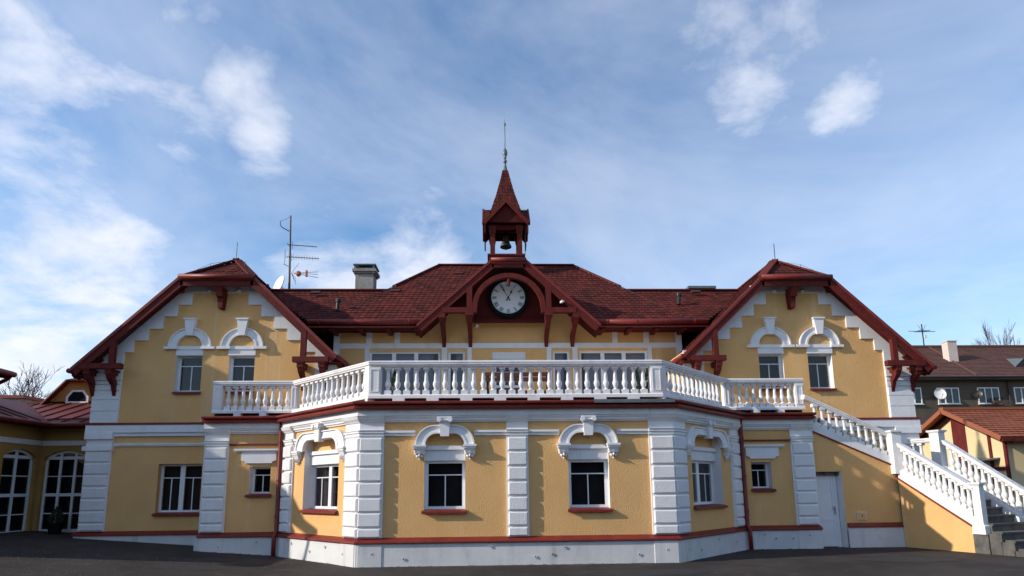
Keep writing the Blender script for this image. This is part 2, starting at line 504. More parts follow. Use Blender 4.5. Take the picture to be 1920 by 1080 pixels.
def shingles(mb, poly, row=0.2, tab=0.19, lift=0.022, rnd=None):
    """small lapped tabs over a planar polygon; rows run level, laid up the slope"""
    rnd = rnd or random.Random(3)
    V = [Vector(p) for p in poly]
    nn = (V[1] - V[0]).cross(V[2] - V[0]).normalized()
    if nn.z < 0: nn = -nn
    ux = Vector((0, 0, 1)).cross(nn)
    ux = Vector((1, 0, 0)) if ux.length < 1e-5 else ux.normalized()
    us = nn.cross(ux).normalized()
    if us.z < 0: us = -us; ux = -ux
    o = min(V, key=lambda p: p.dot(us))
    pts = [((p - o).dot(ux), (p - o).dot(us)) for p in V]
    tmax = max(p[1] for p in pts)
    i = 0; t = 0.0
    while t < tmax - 0.03:
        tm = min(t + row * 0.5, tmax - 0.01)
        xs = []
        for a in range(len(pts)):
            (x0, y0), (x1, y1) = pts[a], pts[(a + 1) % len(pts)]
            if (y0 - tm) * (y1 - tm) < 0:
                xs.append(x0 + (x1 - x0) * (tm - y0) / (y1 - y0))
        xs.sort()
        for q in range(0, len(xs) - 1, 2):
            a, b = xs[q], xs[q + 1]
            x = a - (tab * 0.5 if i % 2 else 0)
            while x < b:
                l = max(x, a); rr = min(x + tab - 0.012, b)
                if rr - l > 0.02:
                    j = rnd.uniform(-.008, .008); h = lift + rnd.uniform(-.006, .006)
                    bo = t - 0.01 + j; tp = min(t + row * 1.05, tmax)
                    c = min(0.03, (rr - l) * 0.3)
                    P = lambda xx, tt, hh: o + ux * xx + us * tt + nn * hh
                    vs = [P(l, bo + c, h), P(l + c, bo, h), P(rr - c, bo, h), P(rr, bo + c, h), P(rr, tp, 0.004), P(l, tp, 0.004),
                          P(l + c, bo, 0.0), P(rr - c, bo, 0.0)]
                    mb.add(vs, [(0, 1, 2, 3, 4, 5), (1, 6, 7, 2)])
                x += tab
        t += row; i += 1


def wall_holes(mb, F, s0, s1, z0, z1, holes, thick=0.3):
    """a wall face with rectangular openings (front sheet + back sheet + outer edges)"""
    S = sorted({s0, s1, *[h[0] for h in holes], *[h[1] for h in holes]})
    Z = sorted({z0, z1, *[h[2] for h in holes], *[h[3] for h in holes]})
    for i in range(len(S) - 1):
        for j in range(len(Z) - 1):
            a, b, c, d = S[i], S[i + 1], Z[j], Z[j + 1]
            cm, dm = (a + b) / 2, (c + d) / 2
            if any(h[0] < cm < h[1] and h[2] < dm < h[3] for h in holes):
                continue
            mb.add([F(a, c), F(b, c), F(b, d), F(a, d)], [(0, 1, 2, 3)])
    return mb


# ------------------------------------------------------------------ ground
def gh(x, y):
    k = min(1, max(0, (y + 12) / 9))
    return 0.073 * max(0.0, -(x + 6.0)) * k if x > -16 else 0.73 * k


NG = empty  # alias, keeps the order of the file readable
g = MB()
xs = [-900, -300, -120, -60, -40, -28] + [-22 + i * 0.8 for i in range(57)] + [30, 45, 80, 150, 400, 900]
ys = [-300, -80, -40, -25] + [-18 + i * 0.8 for i in range(36)] + [14, 22, 40, 80, 200, 600, 1500]
gv = [(x, y, gh(x, y)) for y in ys for x in xs]
nx = len(xs)
gf = [(j * nx + i, j * nx + i + 1, (j + 1) * nx + i + 1, (j + 1) * nx + i) for j in range(len(ys) - 1) for i in range(nx - 1)]
g.add(gv, gf)
tag(g.build('ground', 'asphalt', smooth=True), kind='structure')

# ------------------------------------------------------------------ the yellow villa
villa = empty('villa', (0, 3, 0), 'yellow villa with white trim, red roofs, two gabled wings and a clock turret', 'villa')
Q = math.sqrt(0.5)
FRONT = Fr((0, 0.1), (1, 0), (0, -1))
BAYL = Fr((-3.5, 0.1), (-Q, Q), (-Q, -Q))
BAYR = Fr((3.5, 0.1), (Q, Q), (Q, -Q))
SEC2 = Fr((0, 2.65), (1, 0), (0, -1))
WING = Fr((0, 3.86), (1, 0), (0, -1))
MAIN = Fr((0, 5.7), (1, 0), (0, -1))
DOORW = Fr((0, 2.7), (1, 0), (0, -1))
BASE = [(-8.1, 2.65), (-6.05, 2.65), (-3.5, 0.1), (3.5, 0.1), (6.05, 2.65), (8.1, 2.65)]
SLEN = 2.55 / Q


def arch_pts(c, z, a, h, rr, n=9):
    """flat-topped arch from (c-a,z) over to (c+a,z)"""
    pts = []
    for i in range(n + 1):
        t = math.pi - i * math.pi / 2 / n
        pts.append((c - a + rr + rr * math.cos(t), z + h - rr + rr * math.sin(t)))
    for i in range(n + 1):
        t = math.pi / 2 - i * math.pi / 2 / n
        pts.append((c + a - rr + rr * math.cos(t), z + h - rr + rr * math.sin(t)))
    if rr < h - 1e-6:
        pts = [(c - a, z)] + pts + [(c + a, z)]
    return pts


def casement(F, s0, s1, z0, z1, dep, parent, name='window', sashes=1, trans=0.27, bars=True, pane_backing='room_dark', fw_=0.075, mull=True, label=None, vert=1):
    """window set dep behind the wall face; returns the frame object"""
    mb = MB(); d0, d1 = -dep - 0.06, -dep
    mb.fbox(F, s0, s0 + fw_, z0, z1, d0, d1); mb.fbox(F, s1 - fw_, s1, z0, z1, d0, d1)
    mb.fbox(F, s0 + fw_, s1 - fw_, z0, z0 + fw_ * 1.2, d0, d1); mb.fbox(F, s0 + fw_, s1 - fw_, z1 - fw_ * 0.8, z1, d0, d1)
    iz0, iz1 = z0 + fw_ * 1.2, z1 - fw_ * 0.8
    w = (s1 - s0 - 2 * fw_) / sashes
    for k in range(1, sashes):
        s = s0 + fw_ + w * k
        mb.fbox(F, s - 0.065, s + 0.065, iz0, iz1, d0, d1 - 0.004)
    win = mb.build(name, 'pvc_white', parent, label=label)
    for k in range(sashes):
        a = s0 + fw_ + w * k + (0.065 if k else 0); b = s0 + fw_ + w * (k + 1) - (0.065 if k < sashes - 1 else 0)
        MB().add([F(a, iz0, -dep - 0.03), F(b, iz0, -dep - 0.03), F(b, iz1, -dep - 0.03), F(a, iz1, -dep - 0.03)], [(0, 1, 2, 3)]).build('pane', 'glass', win)
        if bars:
            m2 = MB(); zt = iz1 - (iz1 - iz0) * trans
            m2.fbox(F, a, b, zt - 0.012, zt + 0.012, -dep - 0.026, -dep - 0.012)
            for q in range(1, vert + 1):
                c = a + (b - a) * q / (vert + 1)
                m2.fbox(F, c - 0.012, c + 0.012, iz0, zt - 0.012, -dep - 0.026, -dep - 0.012)
            m2.build('muntin', 'pvc_white', win)
    cd = -dep - 0.16
    MB().add([F(s0 - .5, z0 - .3, cd), F(s1 + .5, z0 - .3, cd), F(s1 + .5, z1 + .3, cd), F(s0 - .5, z1 + .3, cd)], [(0, 1, 2, 3)]).build('pane_backing', pane_backing, win)  # backing sheet; the room_dark ones stand in for an unlit room
    return win


def reveal(F, s0, s1, z0, z1, dep, win, material='trim_white', sill=True, over=0.04):
    mb = MB(); e = -dep - 0.05
    mb.add([F(s0, z0, 0), F(s0, z1, 0), F(s0, z1, e), F(s0, z0, e)], [(0, 1, 2, 3)])
    mb.add([F(s1, z0, 0), F(s1, z1, 0), F(s1, z1, e), F(s1, z0, e)], [(0, 1, 2, 3)])
    mb.add([F(s0, z1, 0), F(s1, z1, 0), F(s1, z1, e), F(s0, z1, e)], [(0, 1, 2, 3)])
    mb.add([F(s0, z0, 0), F(s1, z0, 0), F(s1, z0, e), F(s0, z0, e)], [(0, 1, 2, 3)])
    mb.build('reveal', material, win)
    if sill:
        a, b = s0 - over, s1 + over
        m = MB()
        m.hexa([F(a, z0 - 0.045, 0.085), F(b, z0 - 0.045, 0.085), F(b, z0 - 0.045, 0.0), F(a, z0 - 0.045, 0.0),
                F(a, z0 - 0.015, 0.085), F(b, z0 - 0.015, 0.085), F(b, z0 + 0.012, 0.0), F(a, z0 + 0.012, 0.0)])
        m.hexa([F(s0 + .005, z0 + 0.003, 0.0), F(s1 - .005, z0 + 0.003, 0.0), F(s1 - .005, z0 + 0.003, -dep), F(s0 + .005, z0 + 0.003, -dep),
                F(s0 + .005, z0 + 0.012, 0.0), F(s1 - .005, z0 + 0.012, 0.0), F(s1 - .005, z0 + 0.03, -dep), F(s0 + .005, z0 + 0.03, -dep)])
        m.fbox(F, a, b, z0 - 0.065, z0 - 0.045, 0.073, 0.085)
        m.build('sill', 'red_metal', win)


def corbel(F, c, z, parent):
    m = MB()
    m.fbox(F, c - 0.15, c + 0.15, z - 0.035, z + 0.012, 0, 0.165)
    m.fbox(F, c - 0.135, c + 0.135, z - 0.075, z - 0.035, 0, 0.145)
    m.hexa([F(c - 0.105, z - 0.12, 0.11), F(c + 0.105, z - 0.12, 0.11), F(c + 0.105, z - 0.12, 0), F(c - 0.105, z - 0.12, 0),
            F(c - 0.13, z - 0.075, 0.14), F(c + 0.13, z - 0.075, 0.14), F(c + 0.13, z - 0.075, 0), F(c - 0.13, z - 0.075, 0)])
    m.hexa([F(c - 0.095, z - 0.19, 0.085), F(c + 0.095, z - 0.19, 0.085), F(c + 0.095, z - 0.19, 0), F(c - 0.095, z - 0.19, 0),
            F(c - 0.105, z - 0.12, 0.11), F(c + 0.105, z - 0.12, 0.11), F(c + 0.105, z - 0.12, 0), F(c - 0.105, z - 0.12, 0)])
    ob = m.build('corbel', 'trim_white', parent)
    # carved leaves hanging under the block
    l = MB()
    for k, (ds, dz, w, h, dd) in enumerate([(-.085, -.19, .042, .06, .10), (.085, -.19, .042, .06, .10), (-.048, -.245, .04, .085, .115), (.048, -.245, .04, .085, .115),
                                            (0, -.225, .045, .12, .135), (-.10, -.145, .032, .05, .115), (.10, -.145, .032, .05, .115), (0, -.155, .05, .04, .135), (0, -.31, .03, .05, .09)]):
        s, zz = c + ds, z + dz
        base = [F(s - w * .55, zz + h * .5, 0.02), F(s + w * .55, zz + h * .5, 0.02), F(s + w, zz, 0.02), F(s, zz - h * .6, 0.02), F(s - w, zz, 0.02)]
        tip = F(s, zz - h * .05, dd)
        l.add(base + [tip], [(0, 1, 5), (1, 2, 5), (2, 3, 5), (3, 4, 5), (4, 0, 5), (4, 3, 2, 1, 0)])
    l.build('carving', 'trim_white', ob)


def bay_window(F, c, half, z0, ow, sashes, rec, parent, pane_backing):
    """opening with white lintel, basket arch hood, keystone and two carved corbels; c centre, half opening half-width, ow hood half-width"""
    zt, zl, za = 2.27, 2.60, 2.87
    win = casement(F, c - half, c + half, z0, zt, rec, parent, sashes=sashes, pane_backing=pane_backing)
    reveal(F, c - half, c + half, z0, za, rec, win)
    m = MB(); m.fbox(F, c - half, c + half, zt, zl - 0.09, -rec - 0.1, -rec + 0.10); m.fbox(F, c - half, c + half, zl - 0.09, zl, -rec - 0.1, -rec + 0.15)
    m.build('lintel', 'trim_white', win)
    m = MB(); m.fbox(F, c - half, c + half, zl, za, -rec - 0.1, -rec + 0.05); m.build('tympanum', 'stucco', win)
    ih = half - 0.02
    o1 = arch_pts(c, zl, ow, 0.46, 0.44); i1 = arch_pts(c, zl, ih, 0.27, 0.26)
    # match the counts
    if len(o1) != len(i1):
        o1 = o1[:]
    m = MB(); m.fring(F, o1, i1, 0, 0.075)
    mid = [((a[0] * .22 + b[0] * .78), (a[1] * .22 + b[1] * .78)) for a, b in zip(o1, i1)]
    out2 = [((a[0] * .85 + b[0] * .15), (a[1] * .85 + b[1] * .15)) for a, b in zip(o1, i1)]
    m.fring(F, o1, out2, 0.075, 0.105); m.fring(F, mid, i1, 0.075, 0.09)
    # infill from the inner curve to the square opening
    hood = m.build('arch_hood', 'trim_white', win)
    k = MB()
    k.hexa([F(c - .095, 2.80, .15), F(c + .095, 2.80, .15), F(c + .095, 2.80, 0), F(c - .095, 2.80, 0), F(c - .115, 3.09, .16), F(c + .115, 3.09, .16), F(c + .115, 3.09, 0), F(c - .115, 3.09, 0)])
    k.hexa([F(c - .13, 3.09, .17), F(c + .13, 3.09, .17), F(c + .13, 3.09, 0), F(c - .13, 3.09, 0), F(c - .155, 3.15, .215), F(c + .155, 3.15, .215), F(c + .155, 3.15, 0), F(c - .155, 3.15, 0)])
    k.fbox(F, c - .165, c + .165, 3.205, 3.235, 0, .20)
    for sg in (-1, 1):     # scrolls
        a, b = F(c + sg * .125, 3.165, .03), F(c + sg * .125, 3.165, .215)
        k.tube([a, b], 0.052, 10)
    k.fbox(F, c - .125, c + .125, 3.14, 3.205, 0, .185)
    k.build('keystone', 'trim_white', win)
    for sg in (-1, 1):
        corbel(F, c + sg * (ow - 0.105), zl + 0.01, win)
    return win


# --- ground-floor walls of the bay and of the short side sections
Z0, ZTOP = 0.55, 3.26
HW = [(-1.635, 0.455), (1.585, 0.455)]
holes = [(c - h, c + h, 1.17, 2.87) for c, h in HW]
wall_holes(MB(), FRONT, -3.5, 3.5, Z0, ZTOP, holes).build('front_wall', 'stucco', villa)
CS, HS = 1.70, 0.80
for F, nm in ((BAYL, 'bay_side_wall'), (BAYR, 'bay_side_wall')):
    wall_holes(MB(), F, 0, SLEN, Z0, ZTOP, [(CS - HS, CS + HS, 1.17, 2.87)]).build(nm, 'stucco', villa)
for sg in (-1, 1):
    a, b = sorted((sg * 8.1, sg * 6.05))
    h = sorted((sg * 6.37, sg * 6.92))
    m = wall_holes(MB(), SEC2, a, b, Z0, ZTOP, [(h[0], h[1], 1.55, 2.27)])
    m.add([(sg * 8.1, 2.65, 0), (sg * 8.1, 3.9, 0), (sg * 8.1, 3.9, ZTOP), (sg * 8.1, 2.65, ZTOP)], [(0, 1, 2, 3)])
    m.build('terrace_wall', 'stucco', villa)
for c, h in HW:
    bay_window(FRONT, c, h, 1.17, 0.665, 1, 0.17, villa, 'room_dark')
for F in (BAYL, BAYR):
    bay_window(F, CS, HS, 1.17, 1.16, 2, 0.26, villa, 'curtain_brown')
for sg in (-1, 1):
    h = sorted((sg * 6.37, sg * 6.92))
    w = casement(SEC2, h[0], h[1], 1.55, 2.27, 0.24, villa, fw_=0.06)
    reveal(SEC2, h[0], h[1], 1.55, 2.27, 0.24, w, over=0.05)
    c = sg * 6.68
    m = MB()
    m.fprism(SEC2, [(c - .34, 2.36), (c + .34, 2.36), (c + .36, 2.41), (c + .45, 2.43), (c + .45, 2.66), (c - .45, 2.66), (c - .45, 2.43), (c - .36, 2.41)], 0, 0.05)
    m.fbox(SEC2, c - .60, c + .57, 2.66, 2.69, 0, 0.07); m.fbox(SEC2, c - .63, c + .60, 2.69, 2.735, 0, 0.10)
    m.build('hood', 'trim_white', w)
    a, b = sorted((sg * 6.10, sg * 7.46))
    MB().fbox(SEC2, a, b, 2.83, 2.87, 0, 0.06).build('flashing', 'red_metal', w)

# --- plinth, red drip band, string course, cornice, gutter round the whole terrace block
m = MB().sweep(BASE, [(-0.25, -0.4), (0.09, -0.4), (0.09, 0.49), (-0.25, 0.49)])
m.box(-8.1 - .09, -8.0, 2.6, 3.9, -0.3, 0.49); m.box(8.0, 8.1, 2.62, 3.9, -0.4, 0.49)
pl = m.build('plinth', 'plinth_white', villa)
pp = MB()
for F, a, b in ((FRONT, -3.5, -2.97), (FRONT, -.26, .24), (FRONT, 2.96, 3.5), (BAYL, .0, .55), (BAYR, .0, .55), (BAYL, 3.0, 3.5), (BAYR, 3.0, 3.5), (SEC2, -8.05, -7.45), (SEC2, 7.45, 8.05)):
    if F is FRONT and a == -.26: continue
    MB().fblock(F, a, b, -0.3, 0.485, 0.05, 0.105, 0.01).build('plinth_panel', 'plinth_white', pl)
for F, s, z in ((FRONT, -3.18, .27), (FRONT, -2.5, .16), (FRONT, -.62, .40), (FRONT, .72, .22), (FRONT, 1.0, .36), (FRONT, 2.62, .19), (FRONT, 3.25, .28), (FRONT, .35, .17),
                (BAYL, .45, .25), (BAYL, 1.2, .36), (BAYL, 1.9, .22), (BAYL, 2.8, .36), (BAYR, .35, .25), (BAYR, .95, .2), (BAYR, 1.9, .38), (BAYR, 2.9, .25),
                (SEC2, -7.55, .25), (SEC2, -6.6, .36), (SEC2, 6.55, .38), (SEC2, 6.85, .28), (SEC2, 7.3, .27), (SEC2, 7.75, .34)):
    rr = 0.032
    ring = MB()
    k = 10
    for a in range(k):
        t0, t1 = 2 * math.pi * a / k, 2 * math.pi * (a + 1) / k
        P = lambda t, q, d: F(s + q * math.cos(t), z + q * math.sin(t), d)
        ring.add([P(t0, rr, .1), P(t1, rr, .1), P(t1, rr, .110), P(t0, rr, .110), P(t1, rr * .5, .110), P(t0, rr * .5, .110), P(t1, rr * .5, .1), P(t0, rr * .5, .1)],
                 [(0, 1, 2, 3), (3, 2, 4, 5), (5, 4, 6, 7)])
    ro = ring.build('anchor_ring', 'plinth_white', pl)
    ring2 = MB(); ring2.add([F(s + rr * .5 * math.cos(a * .7), z + rr * .5 * math.sin(a * .7), .108) for a in range(9)], [tuple(range(9))])
    ring2.build('anchor_hole', 'dark_metal', pl)
m = MB().sweep(BASE, [(-0.05, 0.485), (0.135, 0.485), (0.145, 0.50), (0.14, 0.525), (0.0, 0.605), (-0.05, 0.605)])
m.build('drip_band', 'red_metal', villa)
# loose mortar along the foot of the plinth
rb = random.Random(5)
m = MB()
for i in range(330):
    x = -8.05 + i * 0.049 + rb.uniform(-.02, .02)
    ax = abs(x)
    y = .1 if ax < 3.5 else (.1 + ax - 3.5 if ax < 6.05 else 2.65)
    y -= .09 if not 3.5 <= ax < 6.05 else .13
    hgt = rb.uniform(.006, .038); wd = rb.uniform(.015, .085); hw_ = rb.uniform(.02, .06)
    sl = 0 if ax < 3.5 or ax > 6.05 else (hw_ if x > 0 else -hw_)
    gz = gh(x, y) - .01
    m.add([(x - hw_, y + .03 - sl, gz), (x + hw_, y + .03 + sl, gz), (x + hw_, y - wd + sl, gz), (x - hw_, y - wd - sl, gz), (x - hw_ * .6, y + .03 - sl * .6, gz + hgt), (x + hw_ * .6, y + .03 + sl * .6, gz + hgt)],
          [(0, 1, 5, 4), (3, 2, 5, 4), (0, 3, 4), (1, 2, 5)])
tag(m.build('mortar_rubble', 'mortar'), 'crumbling pinkish mortar along the foot of the white plinth', 'rubble', kind='stuff')

# string course only on the front and between pilasters
m = MB()
for F, a, b in ((FRONT, -3.0, -2.30), (FRONT, -.98, -.26), (FRONT, .22, .93), (FRONT, 2.24, 2.97), (BAYL, .56, .62), (BAYR, .56, .62), (BAYL, 2.82, 3.02), (BAYR, 2.82, 3.02)):
    m.fbox(F, a, b, 2.825, 2.89, 0, .045); m.fbox(F, a, b, 2.89, 2.94, 0, .075)
m.build('string_course', 'trim_white', villa)
m = MB().sweep(BASE, [(-.1, 3.13), (.045, 3.13), (.05, 3.155), (.085, 3.17), (.085, 3.20), (.12, 3.24), (.12, 3.26), (.15, 3.27), (.15, 3.405), (-.1, 3.405)])
m.build('cornice', 'trim_white', villa)
m = MB().sweep(BASE, [(-.2, 3.405), (.27, 3.405), (.285, 3.42), (.29, 3.46), (.27, 3.485), (-.2, 3.49)])
m.build('eaves_board', 'red_metal', villa)
m = MB().sweep(BASE, [(-.1, 3.49), (.24, 3.495), (.30, 3.50), (.335, 3.52), (.34, 3.555), (.325, 3.57), (.30, 3.565), (-.30, 3.635), (-.30, 3.49)])
m.build('terrace_edge', 'red_metal', villa)
rails = MB()
terr = [(-8.1, 2.75), (-6.0, 2.75), (-3.45, .2), (3.45, .2), (6.0, 2.75), (8.1, 2.75), (8.1, 3.9), (5.0, 3.9), (5.0, 5.75), (-5.0, 5.75), (-5.0, 3.9), (-8.1, 3.9)]
MB().prism(terr, 3.30, 3.60).build('terrace_floor', 'paving', villa)
MB().fbox(FRONT, 1.70, 3.52, 3.505, 3.582, .325, .348).build('grey_flashing', 'slate_metal', villa)


# --- rusticated pilasters
QZ = [.615, .80, .84, 1.13, 1.165, 1.455, 1.495, 1.785, 1.825, 2.11, 2.15, 2.445, 2.485, 2.775]


def quoins(F, s0, s1, parent, zs=QZ, proud=.095, back=.045, extl=0.0, extr=0.0, c=.024):
    for i in range(0, len(zs), 2):
        MB().fblock(F, s0 + .035 - extl, s1 - .035 + extr, zs[i], zs[i + 1], back - .01, proud, c).build('quoin', 'rough_white', parent)


def pilaster(path, faces):
    """path: plan polyline of the pilaster foot; faces: (frame, s0, s1, extl, extr)"""
    m = MB().sweep(path, [(-.02, .60), (.045, .60), (.045, 2.80), (-.02, 2.80)])
    p = m.build('pilaster', 'trim_white', villa)
    for F, a, b, l, q in faces:
        quoins(F, a, b, p, extl=l, extr=q)
    cap = MB()
    cap.sweep(path, [(-.02, 2.80), (.06, 2.80), (.075, 2.825), (.075, 2.87), (.10, 2.89), (.10, 2.92), (.12, 2.945), (-.02, 2.945)])
    cap.sweep(path, [(-.02, 2.945), (.06, 2.945), (.06, 3.12), (-.02, 3.12)])
    cap.sweep(path, [(-.02, 3.12), (.08, 3.12), (.10, 3.15), (.14, 3.19), (.165, 3.245), (.175, 3.262), (-.02, 3.262)])
    cap.build('capital', 'trim_white', p)


XY = lambda F, s: F.at(s, 0)
pilaster([(-.26, .1), (.23, .1)], [(FRONT, -.26, .23, 0, 0)])
pilaster([XY(BAYL, .56), (-3.5, .1), (-2.985, .1)], [(FRONT, -3.5, -2.985, .05, 0), (BAYL, 0, .56, .05, 0)])
pilaster([(2.965, .1), (3.5, .1), XY(BAYR, .56)], [(FRONT, 2.965, 3.5, 0, .05), (BAYR, 0, .56, .05, 0)])
pilaster([XY(BAYL, 3.55), XY(BAYL, 3.02)], [(BAYL, 3.02, 3.55, 0, 0)])
pilaster([XY(BAYR, 3.02), XY(BAYR, 3.55)], [(BAYR, 3.02, 3.55, 0, 0)])
pilaster([(-8.1, 2.65), (-7.47, 2.65)], [(SEC2, -8.1, -7.47, 0, 0)])
pilaster([(7.47, 2.65), (8.09, 2.65)], [(SEC2, 7.47, 8.09, 0, 0)])
# downpipes in the inner corners
for sg in (-1, 1):
    x, y = sg * 6.10, 2.52
    d = MB().tube([(x, y, 3.40), (x, y, 3.3), (x, y, .62), (sg * 6.12, 2.43, .5), (sg * 6.12, 2.43, gh(x, y) + .02)], .055, 10)
    dp = d.build('downpipe', 'red_metal', villa, smooth=True)
    for z in (1.0, 1.9, 2.9):
        MB().tube([(x, y, z - .025), (x, y, z + .025)], .068, 10).build('bracket', 'red_metal', dp)

# --- terrace balustrade
bal = empty('terrace_balustrade', (0, .4, 3.6), 'white balustrade running along the front edge of the terrace', 'balustrade')
RL = [(-8.1, 2.65), (-6.05, 2.65), (-3.5, 0.1), (3.5, 0.1), (6.05, 2.65), (8.1, 2.65)]
BZ0, BZ1, RZ0, RZ1 = 3.60, 3.80, 4.46, 4.595
# raised base slab with drain slots underneath
MB().sweep(RL, [(-.20, 3.712), (-.20, 3.775), (-.225, BZ1), (-.425, BZ1), (-.45, 3.775), (-.45, 3.712)]).build('base_slab', 'cast_white', bal)
MB().sweep(RL, [(-.40, 3.60), (-.40, 3.715), (-.46, 3.715), (-.46, 3.60)]).build('slot_shade', 'room_dark', bal)  # dark strip added so the drain slots look deep in shade
SEGS = [((-8.1, 2.65), (-6.05, 2.65)), ((-6.05, 2.65), (-3.5, .1)), ((-3.5, .1), (3.5, .1)), ((3.5, .1), (6.05, 2.65)), ((6.05, 2.65), (8.1, 2.65))]


def segframe(a, b):
    a, b = Vector(a), Vector(b); t = (b - a).normalized()
    return Fr(a, (t.x, t.y), (t.y, -t.x)), (b - a).length


for a, b in SEGS:
    F, Ln = segframe(a, b)
    n = max(2, round(Ln / .82))
    gap = .50
    x = .12
    xs_ = [(Ln * (i + .5) / n) for i in range(n)]
    edges = [.10] + [v for c in xs_ for v in (c - gap / 2, c + gap / 2)] + [Ln - .10]
    for i in range(0, len(edges), 2):
        if edges[i + 1] - edges[i] > .05:
            MB().fbox(F, edges[i], edges[i + 1], 3.605, 3.712, -.395, -.197).build('foot_block', 'cast_white', bal)
MB().sweep(RL, [(-.22, RZ0), (-.22, RZ0 + .02), (-.195, RZ0 + .045), (-.195, RZ0 + .075), (-.185, RZ0 + .09), (-.19, RZ1 - .015), (-.22, RZ1),
                (-.43, RZ1), (-.46, RZ1 - .015), (-.46, RZ0 + .09), (-.45, RZ0 + .045), (-.43, RZ0 + .02), (-.43, RZ0)]).build('handrail', 'cast_white', bal)

# the baluster: square foot and cap, turned body
BH = RZ0 - BZ1


def baluster_mesh(h, seg=14):
    m = MB()
    m.box(-.080, .080, -.080, .080, 0, h * .15)
    m.box(-.070, .070, -.070, .070, h * .905, h + .002)
    pr = [(.066, .15), (.072, .165), (.066, .185), (.046, .20), (.043, .215), (.052, .235), (.068, .28), (.079, .335), (.083, .385), (.078, .43), (.064, .475), (.053, .50),
          (.056, .515), (.052, .53), (.053, .56), (.050, .66), (.045, .76), (.043, .82), (.054, .84), (.056, .855), (.044, .87), (.058, .89), (.06, .905)]
    m.lathe([(r_ * .84, z * h) for r_, z in pr], seg=seg, cap=False)
    return m


proto = baluster_mesh(BH).build('baluster', 'cast_white', bal, local=True)
for p in proto.data.polygons:
    p.use_smooth = len(p.vertices) == 4 and max(abs(proto.data.vertices[v].co.x) for v in p.vertices) < .1 and p.index >= 12
first = True


def put_balusters(F, s0, s1, n, z, dd, parent, proto):
    global first
    for i in range(n):
        s = s0 + (s1 - s0) * (i + .5) / n
        x, y = F.at(s, dd)
        rot = math.atan2(F.u.y, F.u.x)
        zz = z(s) if callable(z) else z
        if first and parent is bal:
            proto.location = Vector((x, y, zz)) - wloc(parent); proto.rotation_euler = (0, 0, rot); first = False
        else:
            clone(proto, (x, y, zz), parent, rot + random.choice((0, .003, -.003)))


def post(F, s0, s1, z0, z1, d0, d1, parent, name='post'):
    m = MB(); m.fbox(F, s0, s1, z0, z1, d0, d1)
    w = s1 - s0
    for a, b, c, d in ((s0 + .03, s0 + .05, z0 + .06, z1 - .06), (s1 - .05, s1 - .03, z0 + .06, z1 - .06), (s0 + .05, s1 - .05, z0 + .06, z0 + .08), (s0 + .05, s1 - .05, z1 - .08, z1 - .06)):
        m.fbox(F, a, b, c, d, d1, d1 + .012)
    return m.build(name, 'cast_white', parent)


F, Ln = segframe(*SEGS[2])
# corner posts of the front run are five-sided and turn the corner
for sg in (-1, 1):
    cx_, cy_ = sg * 3.415, .325
    pf = [(cx_ - sg * .27, cy_), (cx_, cy_), (cx_ + sg * .13, cy_ + .13), (cx_ + sg * .13 - sg * .14, cy_ + .28), (cx_ - sg * .27, cy_ + .2)]
    MB().prism(pf, BZ1, RZ0).build('post', 'cast_white', bal)
    F2 = Fr((0, cy_), (1, 0), (0, -1))
    a, b = sorted((cx_ - sg * .26, cx_ - sg * .01))
    m = MB()
    for q in ((a + .025, a + .045, BZ1 + .06, RZ0 - .06), (b - .045, b - .025, BZ1 + .06, RZ0 - .06), (a + .045, b - .045, BZ1 + .06, BZ1 + .08), (a + .045, b - .045, RZ0 - .08, RZ0 - .06)):
        m.fbox(F2, *q, 0, .012)
    m.build('post_moulding', 'cast_white', bal)
put_balusters(FRONT, -3.10, 3.10, 28, BZ1, -.325, bal, proto)
for i in (1, 3):
    F, Ln = segframe(*SEGS[i])
    near = Ln if i == 1 else 0
    lo, hi = (.22, Ln - .30) if i == 1 else (.30, Ln - .22)
    put_balusters(F, lo, hi, 13, BZ1, -.325, bal, proto)
for i in (0, 4):
    F, Ln = segframe(*SEGS[i])
    if i == 0:
        post(F, .0, .24, BZ1, RZ0, -.43, -.22, bal); put_balusters(F, .28, Ln + .02, 9, BZ1, -.325, bal, proto)
        post(F, Ln + .03, Ln + .20, BZ1, RZ0, -.42, -.225, bal)
    else:
        post(F, Ln - .24, Ln, BZ1, RZ0, -.43, -.22, bal); put_balusters(F, -.02, Ln - .28, 9, BZ1, -.325, bal, proto)
        post(F, -.20, -.03, BZ1, RZ0, -.42, -.225, bal)

# ------------------------------------------------------------------ wings
XIN, XOUT = 5.10, 11.84          # inner and outer wall corner
GYV = 3.42                        # plane of the verge boards
HIPZ, HI, HO = 7.73, 7.46, 9.45   # level of the half hip, inner and outer corner
TIPI, TIPIZ, TIPO, TIPOZ = 4.97, 5.38, 12.29, 5.025
APX, APY, APZ = 8.455, 4.65, 8.64
WBACK = 10.5
WQ = [3.58, 3.90, 3.915, 4.22, 4.235, 4.50]
RS = (HIPZ - TIPOZ) / (TIPO - HO)


